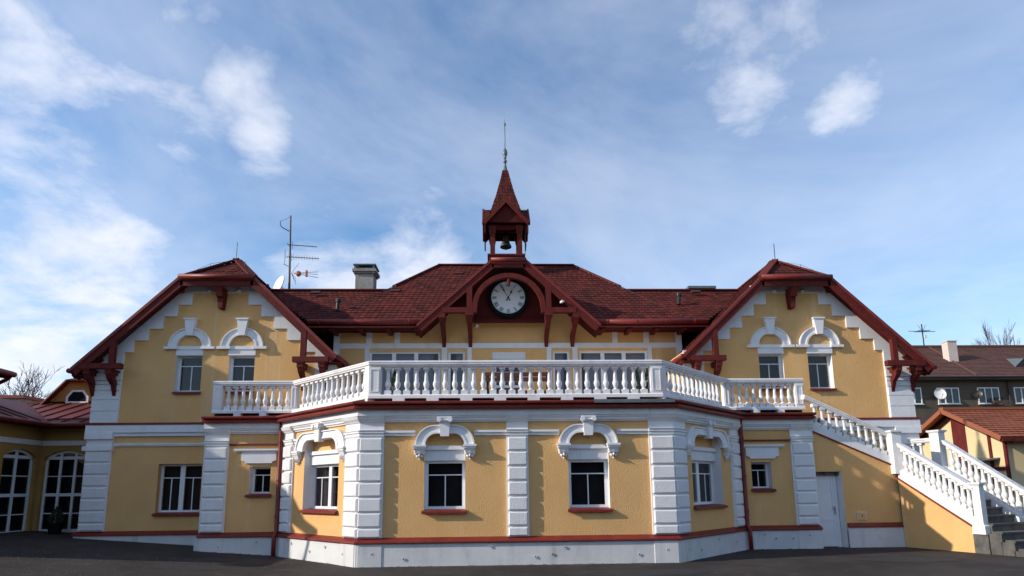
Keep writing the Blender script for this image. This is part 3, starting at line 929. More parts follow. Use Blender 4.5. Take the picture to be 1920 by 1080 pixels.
def cased_arch(F, c, z, ro, ri, parent):
    n = 18
    o = [(c + ro * math.cos(math.pi - i * math.pi / n), z + ro * .92 * math.sin(i * math.pi / n)) for i in range(n + 1)]
    q = [(c + ri * math.cos(math.pi - i * math.pi / n), z + ri * .95 * math.sin(i * math.pi / n)) for i in range(n + 1)]
    m = MB().fring(F, o, q, 0, .07)
    o2 = [(a[0] * .25 + b[0] * .75, a[1] * .25 + b[1] * .75) for a, b in zip(o, q)]
    o3 = [(a[0] * .86 + b[0] * .14, a[1] * .86 + b[1] * .14) for a, b in zip(o, q)]
    m.fring(F, o2, q, .07, .088); m.fring(F, o, o3, .07, .10)
    m.build('arch_hood', 'trim_white', parent)
    k = MB()
    k.hexa([F(c - .085, z + ri * .88, .15), F(c + .085, z + ri * .88, .15), F(c + .085, z + ri * .88, 0), F(c - .085, z + ri * .88, 0),
            F(c - .155, z + ro * .92 + .22, .15), F(c + .155, z + ro * .92 + .22, .15), F(c + .155, z + ro * .92 + .22, 0), F(c - .155, z + ro * .92 + .22, 0)])
    k.fbox(F, c - .18, c + .18, z + ro * .92 + .22, z + ro * .92 + .265, 0, .175)
    k.build('keystone', 'trim_white', parent)


for sg in (-1, 1):
    FX = Fr((0, 3.86), (sg, 0), (0, -1))       # s runs outwards from the middle of the house
    side = 'left' if sg < 0 else 'right'
    CW = [7.79, 9.28] if sg < 0 else [7.72, 9.20]
    hw = .365
    holes = [(c - hw - (.0), c + hw + .0, 4.46, 5.52) for c in CW]
    low = []
    if sg < 0:
        low = [(8.70, 9.90, 1.06, 2.42)]
    m = wall_holes(MB(), FX, XIN, XOUT, 0.45, 5.60, holes + low)
    # the gable above, down to the rakes
    gz = lambda s: min(HIPZ - .05, HIPZ - .05 - RS * max(0, s - HO), HIPZ - .05 - RS * max(0, HI - s))
    m.fprism(FX, [(XIN, 5.60), (XOUT, 5.60), (11.38, 5.60 - .02 + .0), (HO, HIPZ - .05), (HI, HIPZ - .05), (XIN, 5.58)][0:0] or
             [(5.30, 5.60), (11.40, 5.60), (HO, HIPZ - .06), (HI, HIPZ - .06)], -.25, 0.0)
    # returns
    m.add([(sg * XOUT, 3.86, 0), (sg * XOUT, 12, 0), (sg * XOUT, 12, 5.6), (sg * XOUT, 3.86, 5.6)], [(0, 1, 2, 3)])
    m.add([(sg * XIN, 3.86, 3.5), (sg * XIN, 5.8, 3.5), (sg * XIN, 5.8, 5.6), (sg * XIN, 3.86, 5.6)], [(0, 1, 2, 3)])
    wall = m.build('wing_wall', 'stucco', villa)
    # stepped white frieze under the rakes
    st = [(7.69, 7.38), (7.69, 7.03), (7.30, 7.03), (7.30, 6.68), (6.91, 6.68), (6.91, 6.31), (6.52, 6.31), (6.52, 5.965), (6.12, 5.965), (6.12, 5.615)]
    mid = 8.50
    m = MB()
    steps_in = [(7.69, 7.03, 7.38), (7.30, 6.68, 7.03), (6.91, 6.31, 6.68), (6.52, 5.965, 6.31), (6.12, 5.615, 5.965)]
    for k, (s, zb, zt) in enumerate(steps_in):
        for mir in (0, 1):
            e = s if not mir else 2 * mid - s
            # strip from the step edge outwards to the rake
            far = (HI - (HIPZ - zb) / RS) if not mir else (HO + (HIPZ - zb) / RS)
            fart = (HI - (HIPZ - zt) / RS) if not mir else (HO + (HIPZ - zt) / RS)
            m.fprism(FX, [(e, zb), (e, zt), (fart, zt), (far, zb)] if mir else [(far, zb), (fart, zt), (e, zt), (e, zb)], .001, .045)
    m.fbox(FX, 7.25, 9.55, 7.38, 7.62, .001, .045)
    m.build('stepped_frieze', 'trim_white', villa)
    # corner strips: plain white above, rusticated below
    for inner in (0, 1):
        a, b = (11.12, 11.86) if not inner else (5.08, 5.68)
        p = MB().fbox(FX, a, b, 3.57, 5.62, .0, .05)
        if not inner:
            p.fbox(FX, a, b + .0, 5.0, 5.62, .05, .055)
        po = p.build('pilaster', 'trim_white', villa)
        if not inner:
            for i in range(0, len(WQ), 2):
                MB().fblock(FX, a + .01, b + .02, WQ[i], WQ[i + 1], .045, .075, .008).build('quoin', 'rough_white', po)
            c = MB(); c.fbox(FX, a - .01, b + .04, 4.52, 4.66, .04, .085); c.fbox(FX, a - .01, b + .04, 4.68, 4.78, .04, .09)
            c.fbox(FX, a - .03, b + .06, 4.80, 4.99, .04, .115); c.build('capital', 'trim_white', po)
    # floor band and the mouldings under it
    a = XIN if sg > 0 else 8.0
    m = MB(); m.fbox(FX, 7.9, XOUT + .12, 3.515, 3.575, -.02, .12); m.build('floor_band', 'red_metal', villa)
    m = MB(); m.fbox(FX, 7.9, XOUT + .11, 3.30, 3.51, 0, .105); m.fbox(FX, 7.9, XOUT + .06, 3.20, 3.30, 0, .06)
    m.fbox(FX, 7.9, 11.18, 2.92, 2.955, 0, .04); m.fbox(FX, 7.9, 11.18, 2.955, 3.0, 0, .06); m.build('string_course', 'trim_white', villa)
    p = MB().fbox(FX, 11.20, XOUT + .07, .6, 3.22, 0, .06).build('pilaster', 'trim_white', villa)
    quoins(FX, 11.19, XOUT + .09, p, proud=.10, back=.06)
    c = MB(); c.fbox(FX, 11.17, XOUT + .14, 2.80, 2.93, .0, .12); c.fbox(FX, 11.18, XOUT + .10, 3.12, 3.30, .0, .13); c.build('capital', 'trim_white', p)
    # plinth
    MB().fbox(FX, 8.0, XOUT + .14, -.3, .49, 0, .11).build('plinth', 'plinth_white', villa)
    m = MB()
    m.hexa([FX(8.0, .485, .15), FX(XOUT + .18, .485, .15), FX(XOUT + .18, .485, 0), FX(8.0, .485, 0), FX(8.0, .51, .15), FX(XOUT + .18, .51, .15), FX(XOUT + .12, .60, .0), FX(8.0, .60, 0)])
    m.build('drip_band', 'red_metal', villa)
    # twin arched windows
    for c in CW:
        w = casement(FX, c - hw, c + hw, 4.46, 5.52, .17, villa, fw_=.055, trans=.25, pane_backing='room_dark')
        reveal(FX, c - hw, c + hw, 4.46, 5.52, .17, w, over=.02)
        m = MB(); m.fbox(FX, c - hw - .02, c + hw + .02, 5.52, 5.69, 0, .03); m.fbox(FX, c - hw + .0, c + hw, 5.69, 5.79, 0, .05)
        m.build('lintel', 'trim_white', w)
        m = MB(); m.fbox(FX, c - .71, c - .33, 5.70, 5.775, 0, .10); m.fbox(FX, c + .33, c + .71, 5.70, 5.775, 0, .10)
        m.build('impost', 'trim_white', w)
        cased_arch(FX, c, 5.775, .61, .36, w)
    if sg < 0:
        w = casement(FX, 8.70, 9.90, 1.06, 2.42, .16, villa, sashes=2, pane_backing='curtain_brown', fw_=.07)
        reveal(FX, 8.70, 9.90, 1.06, 2.42, .16, w, 'stucco', over=.04)

    # roof of the wing
    P = lambda x, y, z: (sg * x, y, z)
    rz = lambda x: HIPZ + RS * (x - HI)
    slope_in = [P(TIPI, WBACK, TIPIZ), P(TIPI, GYV, TIPIZ), P(HI, GYV, HIPZ + .03), P(APX, APY, APZ + .05), P(APX, WBACK, APZ + .05)]
    slope_out = [P(TIPO, WBACK, TIPOZ), P(TIPO, GYV, TIPOZ), P(HO, GYV, HIPZ + .03), P(APX, APY, APZ + .05), P(APX, WBACK, APZ + .05)]
    hip = [P(HI, GYV, HIPZ + .03), P(HO, GYV, HIPZ + .03), P(APX, APY, APZ + .05)]
    rf = MB()
    for poly in (slope_in, slope_out, hip):
        rf.slab(poly, .10)
    roof = rf.build('wing_roof', 'shingle_bed', villa)
    s_ = MB()
    for poly in (slope_in, slope_out, hip):
        shingles(s_, poly, .19, .18)
    s_.build('shingles', 'shingle', roof, kind='stuff')
    # hip gutter with fascia, verge boards, hip caps
    m = MB(); gm = Fr((0, GYV), (sg, 0), (0, -1))
    m.tube([gm(HI - .06, HIPZ + .0, .07), gm(HO + .06, HIPZ + .0, .07)], .075, 12)
    m.build('gutter', 'red_metal', roof, smooth=True)
    m = MB(); m.fbox(gm, HI - .03, HO + .03, HIPZ - .26, HIPZ - .07, -.04, .02); m.fbox(gm, HI - .05, HO + .05, HIPZ - .105, HIPZ - .075, .02, .05)
    m.build('fascia', 'red_timber', roof)
    for (x0, z0, x1, z1) in ((TIPI, TIPIZ, HI, HIPZ), (TIPO, TIPOZ, HO, HIPZ)):
        dx, dz = x1 - x0, z1 - z0
        L_ = math.hypot(dx, dz); nx_, nz_ = (-dz / L_, dx / L_) if dx > 0 else (dz / L_, -dx / L_)
        w_ = .215
        b = MB(); b.fprism(gm, [(x0, z0), (x1, z1 + .03), (x1 - nx_ * w_ * .3, z1 - w_ * 1.05), (x0 - nx_ * w_, z0 - nz_ * w_)], -.05, .02)
        b.build('verge_board', 'red_timber', roof)
        b = MB(); b.fprism(gm, [(x0, z0 + .055), (x1, z1 + .085), (x1, z1 - .02), (x0, z0 - .06)], -.10, .05)
        b.build('verge_trim', 'red_metal', roof)
        # soffit boards behind the verge
        b = MB()
        b.hexa([P(x0, GYV + .05, z0 - .13), P(x1, GYV + .05, z1 - .13), P(x1, 3.84, z1 - .13), P(x0, 3.84, z0 - .13),
                P(x0, GYV + .05, z0 - .10), P(x1, GYV + .05, z1 - .10), P(x1, 3.84, z1 - .10), P(x0, 3.84, z0 - .10)])
        b.build('soffit', 'red_panel', roof)
    for x0, z0 in ((HI, HIPZ), (HO, HIPZ)):
        MB().bar(P(x0, GYV + .02, z0 + .065), P(APX, APY, APZ + .105), .26, .055).build('hip_cap', 'shingle', roof)
    MB().bar(P(APX, APY, APZ + .085), P(APX, WBACK, APZ + .085), .15, .04).build('ridge_cap', 'shingle', roof)
    # side eaves with gutters
    for x0, z0, d in ((TIPI, TIPIZ, -1), (TIPO, TIPOZ, 1)):
        yb = 5.62 if d < 0 else WBACK
        MB().tube([P(x0 + d * .05, GYV - .02, z0 - .02), P(x0 + d * .05, yb, z0 - .02)], .07, 10).build('side_gutter', 'red_metal', roof, smooth=True)
        MB().box(*sorted((sg * (x0 - d * .0), sg * (x0 - d * .45))), GYV + .06, yb, z0 - .16, z0 - .13).build('eaves_soffit', 'red_panel', roof)
    # carved brackets: a middle one and a group at each foot
    b = MB()
    c = 8.42
    b.hexa([gm(c - .09, 7.20, -.10), gm(c + .09, 7.20, -.10), gm(c + .09, 7.20, -.45), gm(c - .09, 7.20, -.45), gm(c - .11, 7.46, .0), gm(c + .11, 7.46, .0), gm(c + .11, 7.46, -.45), gm(c - .11, 7.46, -.45)])
    b.fprism(gm, [(c - .09, 7.20), (c + .09, 7.20), (c + .06, 6.88), (c - .06, 6.88)], -.45, -.20)
    b.build('bracket', 'red_timber', roof)
    for inner in (0, 1):
        tx = TIPI if inner else TIPO
        dr = 1 if inner else -1
        zl = 5.35 if inner else 5.18
        # post, tie beam, and two curved knees to the wall
        pb = tx + dr * (.95 if inner else 1.08)
        zz = (TIPIZ if inner else TIPOZ) + RS * abs(pb - tx) - .30
        MB().fbox(gm, pb - .075, pb + .075, zl, zz + .16, -.10, .03).build('truss_post', 'red_timber', roof)
        a_, b_ = sorted((tx + dr * .22, pb + dr * .28))
        MB().fbox(gm, a_, b_, zl - .12, zl + .03, -.12, .05).build('tie_beam', 'red_timber', roof)
        for q, off in enumerate((.42, 1.02)):
            s = tx + dr * off
            k = MB()
            # block, then the knee that curves back to the wall
            k.fbox(gm, s - .085, s + .085, zl - .27, zl - .12, -.43, .02)
            pts = [(-.01, zl - .27), (-.05, zl - .38), (-.15, zl - .47), (-.25, zl - .54), (-.30, zl - .68), (-.38, zl - .88)]
            for i in range(5):
                w0, w1 = .075 - .006 * i, .075 - .006 * (i + 1)
                (d0, za), (d1, zb_) = pts[i], pts[i + 1]
                e0, e1 = max(-.44, d0 - .24), max(-.44, d1 - .20)
                k.hexa([gm(s - w1, zb_, d1), gm(s + w1, zb_, d1), gm(s + w1, zb_, e1), gm(s - w1, zb_, e1), gm(s - w0, za, d0), gm(s + w0, za, d0), gm(s + w0, za, e0), gm(s - w0, za, e0)])
            k.fbox(gm, s - .10, s + .10, zl - .16, zl - .12, -.43, .04)
            k.build('bracket', 'red_timber', roof)
        for yy in (GYV + .18, 3.75):       # rafter tails under the eaves
            MB().bar(P(tx - dr * .02, yy, (TIPIZ if inner else TIPOZ) - .17), P(tx + dr * .6, yy, (TIPIZ if inner else TIPOZ) - .17 + .6 * RS), .10, .13).build('rafter_tail', 'red_timber', roof)
    # small floodlights under the hip
    for s in (8.0, 8.85):
        f = MB(); f.bar(gm(s - .09, HIPZ - .30, -.30), gm(s + .05, HIPZ - .31, -.42), .09, .05); f.build('floodlight', 'dish_white', roof)
    # lightning rod on the apex with a conductor wire over the hips
    rod = MB(); x = 8.42
    rod.tube([P(x, 4.5, 8.58), P(x, 4.5, 9.24)], .011, 6)
    rod.tube([P(HI + .1, GYV + .1, HIPZ + .20), P(7.9, 3.9, 8.38), P(x, 4.62, 8.72), P(8.9, 3.9, 8.32), P(HO - .1, GYV + .1, HIPZ + .14)], .005, 5)
    for q in (P(7.9, 3.9, 8.38), P(8.9, 3.9, 8.32)):
        rod.tube([q, (q[0], q[1], q[2] - .14)], .007, 5)
    rod.build('lightning_rod', 'dark_metal', roof)

# ------------------------------------------------------------------ main block behind the terrace
MWX = 5.66
wins = [(-4.52, -2.24, 3), (-1.98, -1.44, 1), (1.41, 1.96, 1), (2.28, 4.52, 3)]
dr0, dr1 = -.56, .52
holes = [(a, b, 3.75, 6.05) for a, b, n in wins] + [(dr0, dr1, 3.66, 6.0)]
m = wall_holes(MB(), MAIN, -MWX, MWX, 3.4, 7.4, holes)
for sg in (-1, 1):
    m.add([(sg * MWX, 5.7, 5.0), (sg * MWX, 7.2, 5.0), (sg * MWX, 7.2, 7.4), (sg * MWX, 5.7, 7.4)], [(0, 1, 2, 3)])
m.build('main_wall', 'stucco', villa)
MB().box(-7.5, -MWX, 7.2, 7.4, 4, 8).build('recess_wall', 'red_panel', villa)
MB().box(MWX, 7.5, 7.2, 7.4, 4, 8).build('recess_wall', 'red_panel', villa)
for z0, z1, spans in ((5.4, 6.95, ((-5.66, -5.47), (5.47, 5.66))), (6.31, 6.95, ((-4.62, -4.44), (-3.72, -3.54), (3.37, 3.54), (4.40, 4.58))),
                      (3.6, 6.14, ((-4.66, -4.52), (-2.19, -2.01), (-1.36, -1.22), (1.21, 1.36), (2.05, 2.22), (4.52, 4.66)))):
    for a, b in spans:
        MB().fbox(MAIN, a, b, z0, z1, 0, .03).build('timber_post', 'trim_white', villa)
MB().fbox(MAIN, -5.47, 5.47, 6.14, 6.31, 0, .033).build('timber_rail', 'trim_white', villa)
for a, b, n in wins:
    w = casement(MAIN, a, b, 3.75, 6.05, .10, villa, name='french_window', sashes=n, bars=False, pane_backing='curtain_grey', fw_=.07)
    reveal(MAIN, a, b, 3.75, 6.05, .10, w, 'trim_white', sill=False)
# terrace door: white slatted shutter box above a glazed leaf
dm = MB(); dm.fbox(MAIN, dr0, dr1, 5.80, 6.0, -.16, -.03); dm.fbox(MAIN, dr0, dr0 + .13, 3.66, 5.80, -.16, -.06); dm.fbox(MAIN, dr1 - .13, dr1, 3.66, 5.80, -.16, -.06)
dm.fbox(MAIN, dr0 + .13, dr1 - .13, 5.66, 5.80, -.16, -.07); dm.fbox(MAIN, dr0 + .13, dr1 - .13, 3.66, 4.0, -.16, -.07); dm.fbox(MAIN, dr0 + .13, dr1 - .13, 4.85, 4.93, -.16, -.07)
door = dm.build('terrace_door', 'door_white', villa)
MB().add([MAIN(dr0, 4.0, -.12), MAIN(dr1, 4.0, -.12), MAIN(dr1, 5.7, -.12), MAIN(dr0, 5.7, -.12)], [(0, 1, 2, 3)]).build('pane', 'glass', door)
MB().add([MAIN(dr0, 3.6, -.2), MAIN(dr1, 3.6, -.2), MAIN(dr1, 6, -.2), MAIN(dr0, 6, -.2)], [(0, 1, 2, 3)]).build('pane_backing', 'room_dark', door)  # flat dark sheet in place of the unlit room
for z in (5.05, 5.35):
    MB().fbox(MAIN, dr0 + .13, dr1 - .13, z, z + .025, -.115, -.095).build('muntin', 'door_white', door)
lamp = MB(); lamp.bar(MAIN(-1.10, 6.86, .0), MAIN(-1.04, 6.84, .22), .09, .08); lamp.build('outdoor_lamp', 'dish_white', villa)

# main roof: long low roof, higher hipped middle with the same front slope
EY, EZ = 4.93, 6.86
SL = .838
RY, RZ = 8.82, 6.86 + .838 * (8.82 - 4.93)
LY = 7.15; LZ = EZ + SL * (LY - EY)
RX = 2.62
HX = RX + (RY - LY)        # where the hip meets the low ridge
EXL = 6.28
HXE = HX - .28
LZ2 = LZ - .17
NZ = 9.19; NY = EY + (NZ - EZ) / SL
mid = [(-5.75, EY, EZ), (-2.60, EY, EZ), (0, NY, NZ), (2.60, EY, EZ), (5.75, EY, EZ), (HXE, LY, LZ), (RX, RY, RZ), (-RX, RY, RZ), (-HXE, LY, LZ)]
rf = MB(); rf.slab(mid, .12)
sides = []
for sg in (-1, 1):
    sd = [(sg * (EXL if sg else 0), EY, EZ), (sg * (EXL + 2.3), LY, LZ2), (sg * (HXE - .3), LY, LZ2), (sg * (HXE - .3), EY, EZ)]
    sd = [(sg * 5.73, EY, EZ - .004), (sg * EXL, EY, EZ - .004), (sg * (EXL + 2.3), LY, LZ2), (sg * (HXE - .02), LY, LZ2)]
    sides.append(sd); rf.slab(sd, .12)
    rf.slab([(sg * (EXL + 2.3), LY, LZ2), (sg * (HXE - .5), LY, LZ2), (sg * (HXE - .5), 9.37, EZ), (sg * 8.6, 9.37, EZ)], .12)
    rf.slab([(sg * RX, RY, RZ), (sg * HXE, LY, LZ), (sg * (HX + 1.6), RY, EZ + .2), (sg * HXE, 2 * RY - LY, LZ)], .1)
rf.slab([(-RX, RY, RZ), (RX, RY, RZ), (HX, 2 * RY - LY, LZ), (-HX, 2 * RY - LY, LZ)], .12)
roof = rf.build('main_roof', 'shingle_bed', villa)
s_ = MB()
shingles(s_, mid, .195, .185)
for sd in sides:
    shingles(s_, sd, .195, .185)
s_.build('shingles', 'shingle', roof, kind='stuff')
for sg in (-1, 1):
    MB().bar((sg * RX, RY, RZ + .04), (sg * (HX - .28), LY, LZ + .04), .18, .05).build('hip_cap', 'shingle', roof)
    MB().bar((sg * HXE, LY + .01, LZ + .03), (sg * 5.74, EY + .05, EZ + .03), .05, .02).build('hip_seam', 'shingle_bed', roof)
    MB().bar((sg * (HX - .2), LY, LZ2 + .04), (sg * 8.7, LY, LZ2 + .04), .18, .05).build('ridge_cap', 'shingle', roof)
    # gutter in lengths, with joints, and the drip strip below
    a, b = sorted((sg * 2.72, sg * (EXL - .02)))
    gu = MB().tube([(a, EY - .08, EZ - .075), (b, EY - .08, EZ - .075)], .085, 14).build('gutter', 'red_metal', roof, smooth=True)
    k = a + .35
    while k < b:
        MB().tube([(k - .02, EY - .08, EZ - .075), (k + .02, EY - .08, EZ - .075)], .094, 14).build('gutter_joint', 'red_metal', gu)
        k += .92
    MB().box(a, b, EY - .02, EY + .03, EZ - .22, EZ - .10).build('fascia', 'red_panel', roof)
    MB().box(a, b, EY - .07, EY - .01, EZ - .235, EZ - .20).build('drip_strip', 'red_metal', roof)
    MB().box(a, b, EY + .03, 5.7, EZ - .20, EZ - .17).build('soffit', 'red_panel', roof)
    for x in [2.95 + .87 * i for i in range(4)]:
        MB().box(sg * x - .06, sg * x + .06, EY + .02, 5.69, EZ - .30, EZ - .20).build('rafter_tail', 'red_timber', roof)
MB().bar((-RX, RY, RZ + .04), (RX, RY, RZ + .04), .18, .05).build('ridge_cap', 'shingle', roof)
# vents and the flat roof light on the right ridge
PX = lambda x, t: (x, EY + t, EZ + SL * t)
for x, t in ((-5.55, .62), (5.72, 1.02)):
    p = PX(x, t)
    v = MB().tube([(p[0], p[1], p[2] - .02), (p[0] + .02, p[1] - .02, p[2] + .30)], .06, 10)
    v.tube([(p[0] + .02, p[1] - .02, p[2] + .26), (p[0] + .02, p[1] - .02, p[2] + .36)], .085, 10)
    v.build('vent_pipe', 'dark_metal', roof)
for x, t in ((-6.6, 1.72), (-1.8, 3.2), (-3.9, 1.85), (6.6, 1.78)):
    p = PX(x, t)
    MB().bar((p[0] - .16, p[1], p[2] + .04), (p[0] + .16, p[1], p[2] + .04), .16, .05, (0, -.64, .77)).build('vent_tile', 'shingle_bed', roof)
MB().bar((6.45, LY + .05, LZ2 + .12), (7.45, LY + .05, LZ2 + .12), .35, .09).build('roof_light', 'slate_metal', roof)
# chimney with cowl
c = MB(); c.box(-5.42, -4.78, 7.35, 7.95, 8.3, 9.34); ch = c.build('chimney', 'chimney_render', roof)
c = MB(); c.box(-5.52, -4.68, 7.25, 8.05, 9.34, 9.44); c.box(-5.47, -4.73, 7.30, 8.00, 9.28, 9.34); c.build('chimney_cap', 'chimney_render', ch)
c = MB()
for x in (-5.44, -4.78):
    for y in (7.34, 7.94):
        c.box(x - .03, x + .03, y - .03, y + .03, 9.44, 9.58)
c.box(-5.34, -4.86, 7.42, 7.88, 9.44, 9.54); c.box(-5.50, -4.70, 7.27, 8.03, 9.58, 9.62); c.build('cowl', 'slate_metal', ch)

# ------------------------------------------------------------------ clock gable
CGY, CTX, CTZ, CHX, CHZ = 4.62, 2.84, 6.62, .50, 8.72
GC = -.03
GF = Fr((GC, CGY), (1, 0), (0, -1))
CS_ = (CHZ - CTZ) / (CTX - CHX)
CAZ = CHZ + CHX * CS_; CAY = 6.7
rf = MB(); polys = []
for sg in (-1, 1):
    P = lambda x, y, z: (GC + sg * x, y, z)
    yb = lambda z: EY + (z - EZ) / SL + .05
    polys.append([P(CTX, yb(CTZ) + .6, CTZ), P(CTX, CGY, CTZ), P(CHX, CGY, CHZ), P(0, CAY, CAZ), P(0, yb(CAZ), CAZ)])
polys.append([(GC - CHX, CGY, CHZ), (GC + CHX, CGY, CHZ), (GC, CAY, CAZ)])
for p in polys:
    rf.slab(p, .09)
cg = rf.build('clock_gable', 'shingle_bed', villa)
s_ = MB()
for p in polys:
    shingles(s_, p, .19, .18)
s_.build('shingles', 'shingle', cg, kind='stuff')
MB().tube([GF(-CHX - .05, CHZ + .0, .07), GF(CHX + .05, CHZ + .0, .07)], .07, 12).build('gutter', 'red_metal', cg, smooth=True)
MB().fbox(GF, -CHX - .02, CHX + .02, CHZ - .24, CHZ - .06, -.05, .02).build('fascia', 'red_timber', cg)
MB().fbox(GF, -CHX - .04, CHX + .04, CHZ - .12, CHZ - .085, .02, .055).build('drip_strip', 'red_metal', cg)
for sg in (-1, 1):
    w_ = .235
    L_ = math.hypot(CTX - CHX, CHZ - CTZ); nx_, nz_ = (CHZ - CTZ) / L_, (CTX - CHX) / L_
    b = MB(); b.fprism(GF, [(sg * CTX, CTZ), (sg * CHX, CHZ + .03), (sg * (CHX - nx_ * w_ * .3), CHZ - w_ * 1.0), (sg * (CTX - nx_ * w_), CTZ - nz_ * w_)], -.06, .02)
    b.build('verge_board', 'red_timber', cg)
    b = MB(); b.fprism(GF, [(sg * CTX, CTZ + .03), (sg * CHX, CHZ + .075), (sg * CHX, CHZ - .03), (sg * CTX, CTZ - .06)], -.10, .05)
    b.build('verge_trim', 'red_metal', cg)
    # soffit between the verge and the wall
    b = MB(); b.hexa([(GC + sg * CTX, CGY + .06, CTZ - .15), (GC + sg * CHX, CGY + .06, CHZ - .15), (GC + sg * CHX, 5.69, CHZ - .15), (GC + sg * CTX, 5.69, CTZ - .15),
                      (GC + sg * CTX, CGY + .06, CTZ - .11), (GC + sg * CHX, CGY + .06, CHZ - .11), (GC + sg * CHX, 5.69, CHZ - .11), (GC + sg * CTX, 5.69, CTZ - .11)])
    b.build('soffit', 'red_panel', cg)
    MB().fbox(GF, sg * 1.23 - .085, sg * 1.23 + .085, 6.92, 7.85, -.14, .025).build('truss_post', 'red_timber', cg)
    MB().fbox(GF, sg * 1.23 - .125, sg * 1.23 + .125, 6.92, 7.02, -.16, .06).build('post_foot', 'red_timber', cg)
    a, b_ = sorted((sg * 1.00, sg * 2.08))
    MB().fbox(GF, a, b_, 7.02, 7.18, -.13, .04).build('tie_beam', 'red_timber', cg)
    for x in (1.23, 2.08):
        k = MB(); s = sg * x
        k.fbox(GF, s - .10, s + .10, 6.86, 6.92 if x < 1.5 else 7.02, -.5, .03)
        pts = [(.0, 6.86), (-.10, 6.78), (-.35, 6.66), (-.70, 6.50), (-.92, 6.34), (-1.06, 6.15)]
        for i in range(5):
            (d0, za), (d1, zb_) = pts[i], pts[i + 1]
            w0, w1 = .085 - .006 * i, .085 - .006 * (i + 1)
            e0, e1 = max(-1.07, d0 - .42), max(-1.07, d1 - .36)
            k.hexa([GF(s - w1, zb_, d1), GF(s + w1, zb_, d1), GF(s + w1, zb_, e1), GF(s - w1, zb_, e1), GF(s - w0, za, d0), GF(s + w0, za, d0), GF(s + w0, za, e0), GF(s - w0, za, e0)])
        k.build('bracket', 'red_timber', cg)
    # boarded infill of the side triangles
    MB().fprism(GF, [(sg * 1.2, 7.15), (sg * 2.15, 7.15), (sg * 1.2, 7.98)], -.45, -.40).build('infill_panel', 'red_panel', cg)
# semicircular beam
n = 24
o = [(1.14 * math.cos(math.pi - i * math.pi / n), 7.18 + 1.12 * math.sin(i * math.pi / n)) for i in range(n + 1)]
q = [(.99 * math.cos(math.pi - i * math.pi / n), 7.18 + .97 * math.sin(i * math.pi / n)) for i in range(n + 1)]
MB().fring(GF, o, q, -.13, .03).build('arch_beam', 'red_timber', cg)
# panel that carries the clock: vertical boards between two mouldings
pn = MB().fprism(GF, [(-1.16, 6.90), (1.16, 6.90), (1.16, 8.0), (.62, 8.5), (-.62, 8.5), (-1.16, 8.0)], -.78, -.72).build('clock_panel', 'red_panel', cg)
MB().fbox(GF, -1.16, 1.16, 6.90, 6.98, -.72, -.66).build('panel_moulding', 'red_panel', pn)
MB().fbox(GF, -1.16, 1.16, 7.10, 7.13, -.72, -.69).build('panel_moulding', 'red_panel', pn)
for i in range(12):
    x = -1.07 + i * .195
    MB().fbox(GF, x - .006, x + .006, 7.13, min(8.4, 8.5 - max(0, abs(x) - .62)), -.721, -.712).build('board_batten', 'red_panel', pn)
# turned pendant hanging from the crown of the arch
MB().lathe([(.012, -.30), (.035, -.28), (.03, -.25), (.055, -.20), (.065, -.12), (.045, -.05), (.07, -.03), (.07, .05)], (GC, CGY + .04, 8.20), 10).build('pendant', 'red_timber', cg, smooth=True)
MB().bar(GF(.62 + 1.0, 7.35, -.02), GF(.62 + 1.06, 7.36, .10), .07, .06).build('floodlight', 'dish_white', cg)

# --- the clock itself hangs on the panel
CK = Vector((-.035, 5.235, 7.70))
ck = empty('wall_clock', CK, 'round white clock with roman numerals and a black rim under the red gable', 'clock')
KF = Fr((CK.x, CK.y), (1, 0), (0, -1))


def disc(F, c, r0, r1, d0, d1, n=48):
    m = MB()
    o = [(c[0] + r1 * math.cos(2 * math.pi * i / n), c[1] + r1 * math.sin(2 * math.pi * i / n)) for i in range(n + 1)]
    if r0 <= 0:
        return m.fprism(F, o[:-1], d0, d1)
    q = [(c[0] + r0 * math.cos(2 * math.pi * i / n), c[1] + r0 * math.sin(2 * math.pi * i / n)) for i in range(n + 1)]
    return m.fring(F, o, q, d0, d1)


disc(KF, (0, CK.z), 0, .56, -.10, 0).build('face', 'clock_white', ck)
rim = disc(KF, (0, CK.z), .545, .655, -.10, .05).build('rim', 'black_paint', ck)
NUM = ['XII', 'I', 'II', 'III', 'IIII', 'V', 'VI', 'VII', 'VIII', 'IX', 'X', 'XI']


def stroke(m, hour, x0, y0, x1, y1, w):
    a = -hour * math.pi / 6
    ca, sa = math.cos(a), math.sin(a)
    dx, dy = x1 - x0, y1 - y0; L_ = math.hypot(dx, dy); ox, oy = -dy / L_ * w / 2, dx / L_ * w / 2
    pts = [(x0 + ox, y0 + oy), (x0 - ox, y0 - oy), (x1 - ox, y1 - oy), (x1 + ox, y1 + oy)]
    m.fprism(KF, [(x * ca - y * sa, CK.z + x * sa + y * ca) for x, y in pts], .001, .006)


for hnum, txt in enumerate(NUM):
    wd = {'I': .030, 'V': .062, 'X': .062}
    tot = sum(wd[c_] for c_ in txt); x = -tot / 2; m = MB()
    b0, t0 = .385, .50
    for c_ in txt:
        w = wd[c_]; xm = x + w / 2
        if c_ == 'I': stroke(m, hnum, xm, b0, xm, t0, .014)
        elif c_ == 'V':
            stroke(m, hnum, x + .008, t0, xm, b0, .015); stroke(m, hnum, x + w - .008, t0, xm, b0, .008)
        else:
            stroke(m, hnum, x + .008, t0, x + w - .008, b0, .015); stroke(m, hnum, x + w - .008, t0, x + .008, b0, .008)
        x += w
    stroke(m, hnum, -tot / 2, t0, tot / 2, t0, .006); stroke(m, hnum, -tot / 2, b0, tot / 2, b0, .006)
    m.build('numeral', 'black_paint', ck)
mt = MB()
for i in range(60):
    stroke(mt, i / 5, 0, .515, 0, .535, .006)
mt.build('minute_track', 'black_paint', ck, kind='stuff')
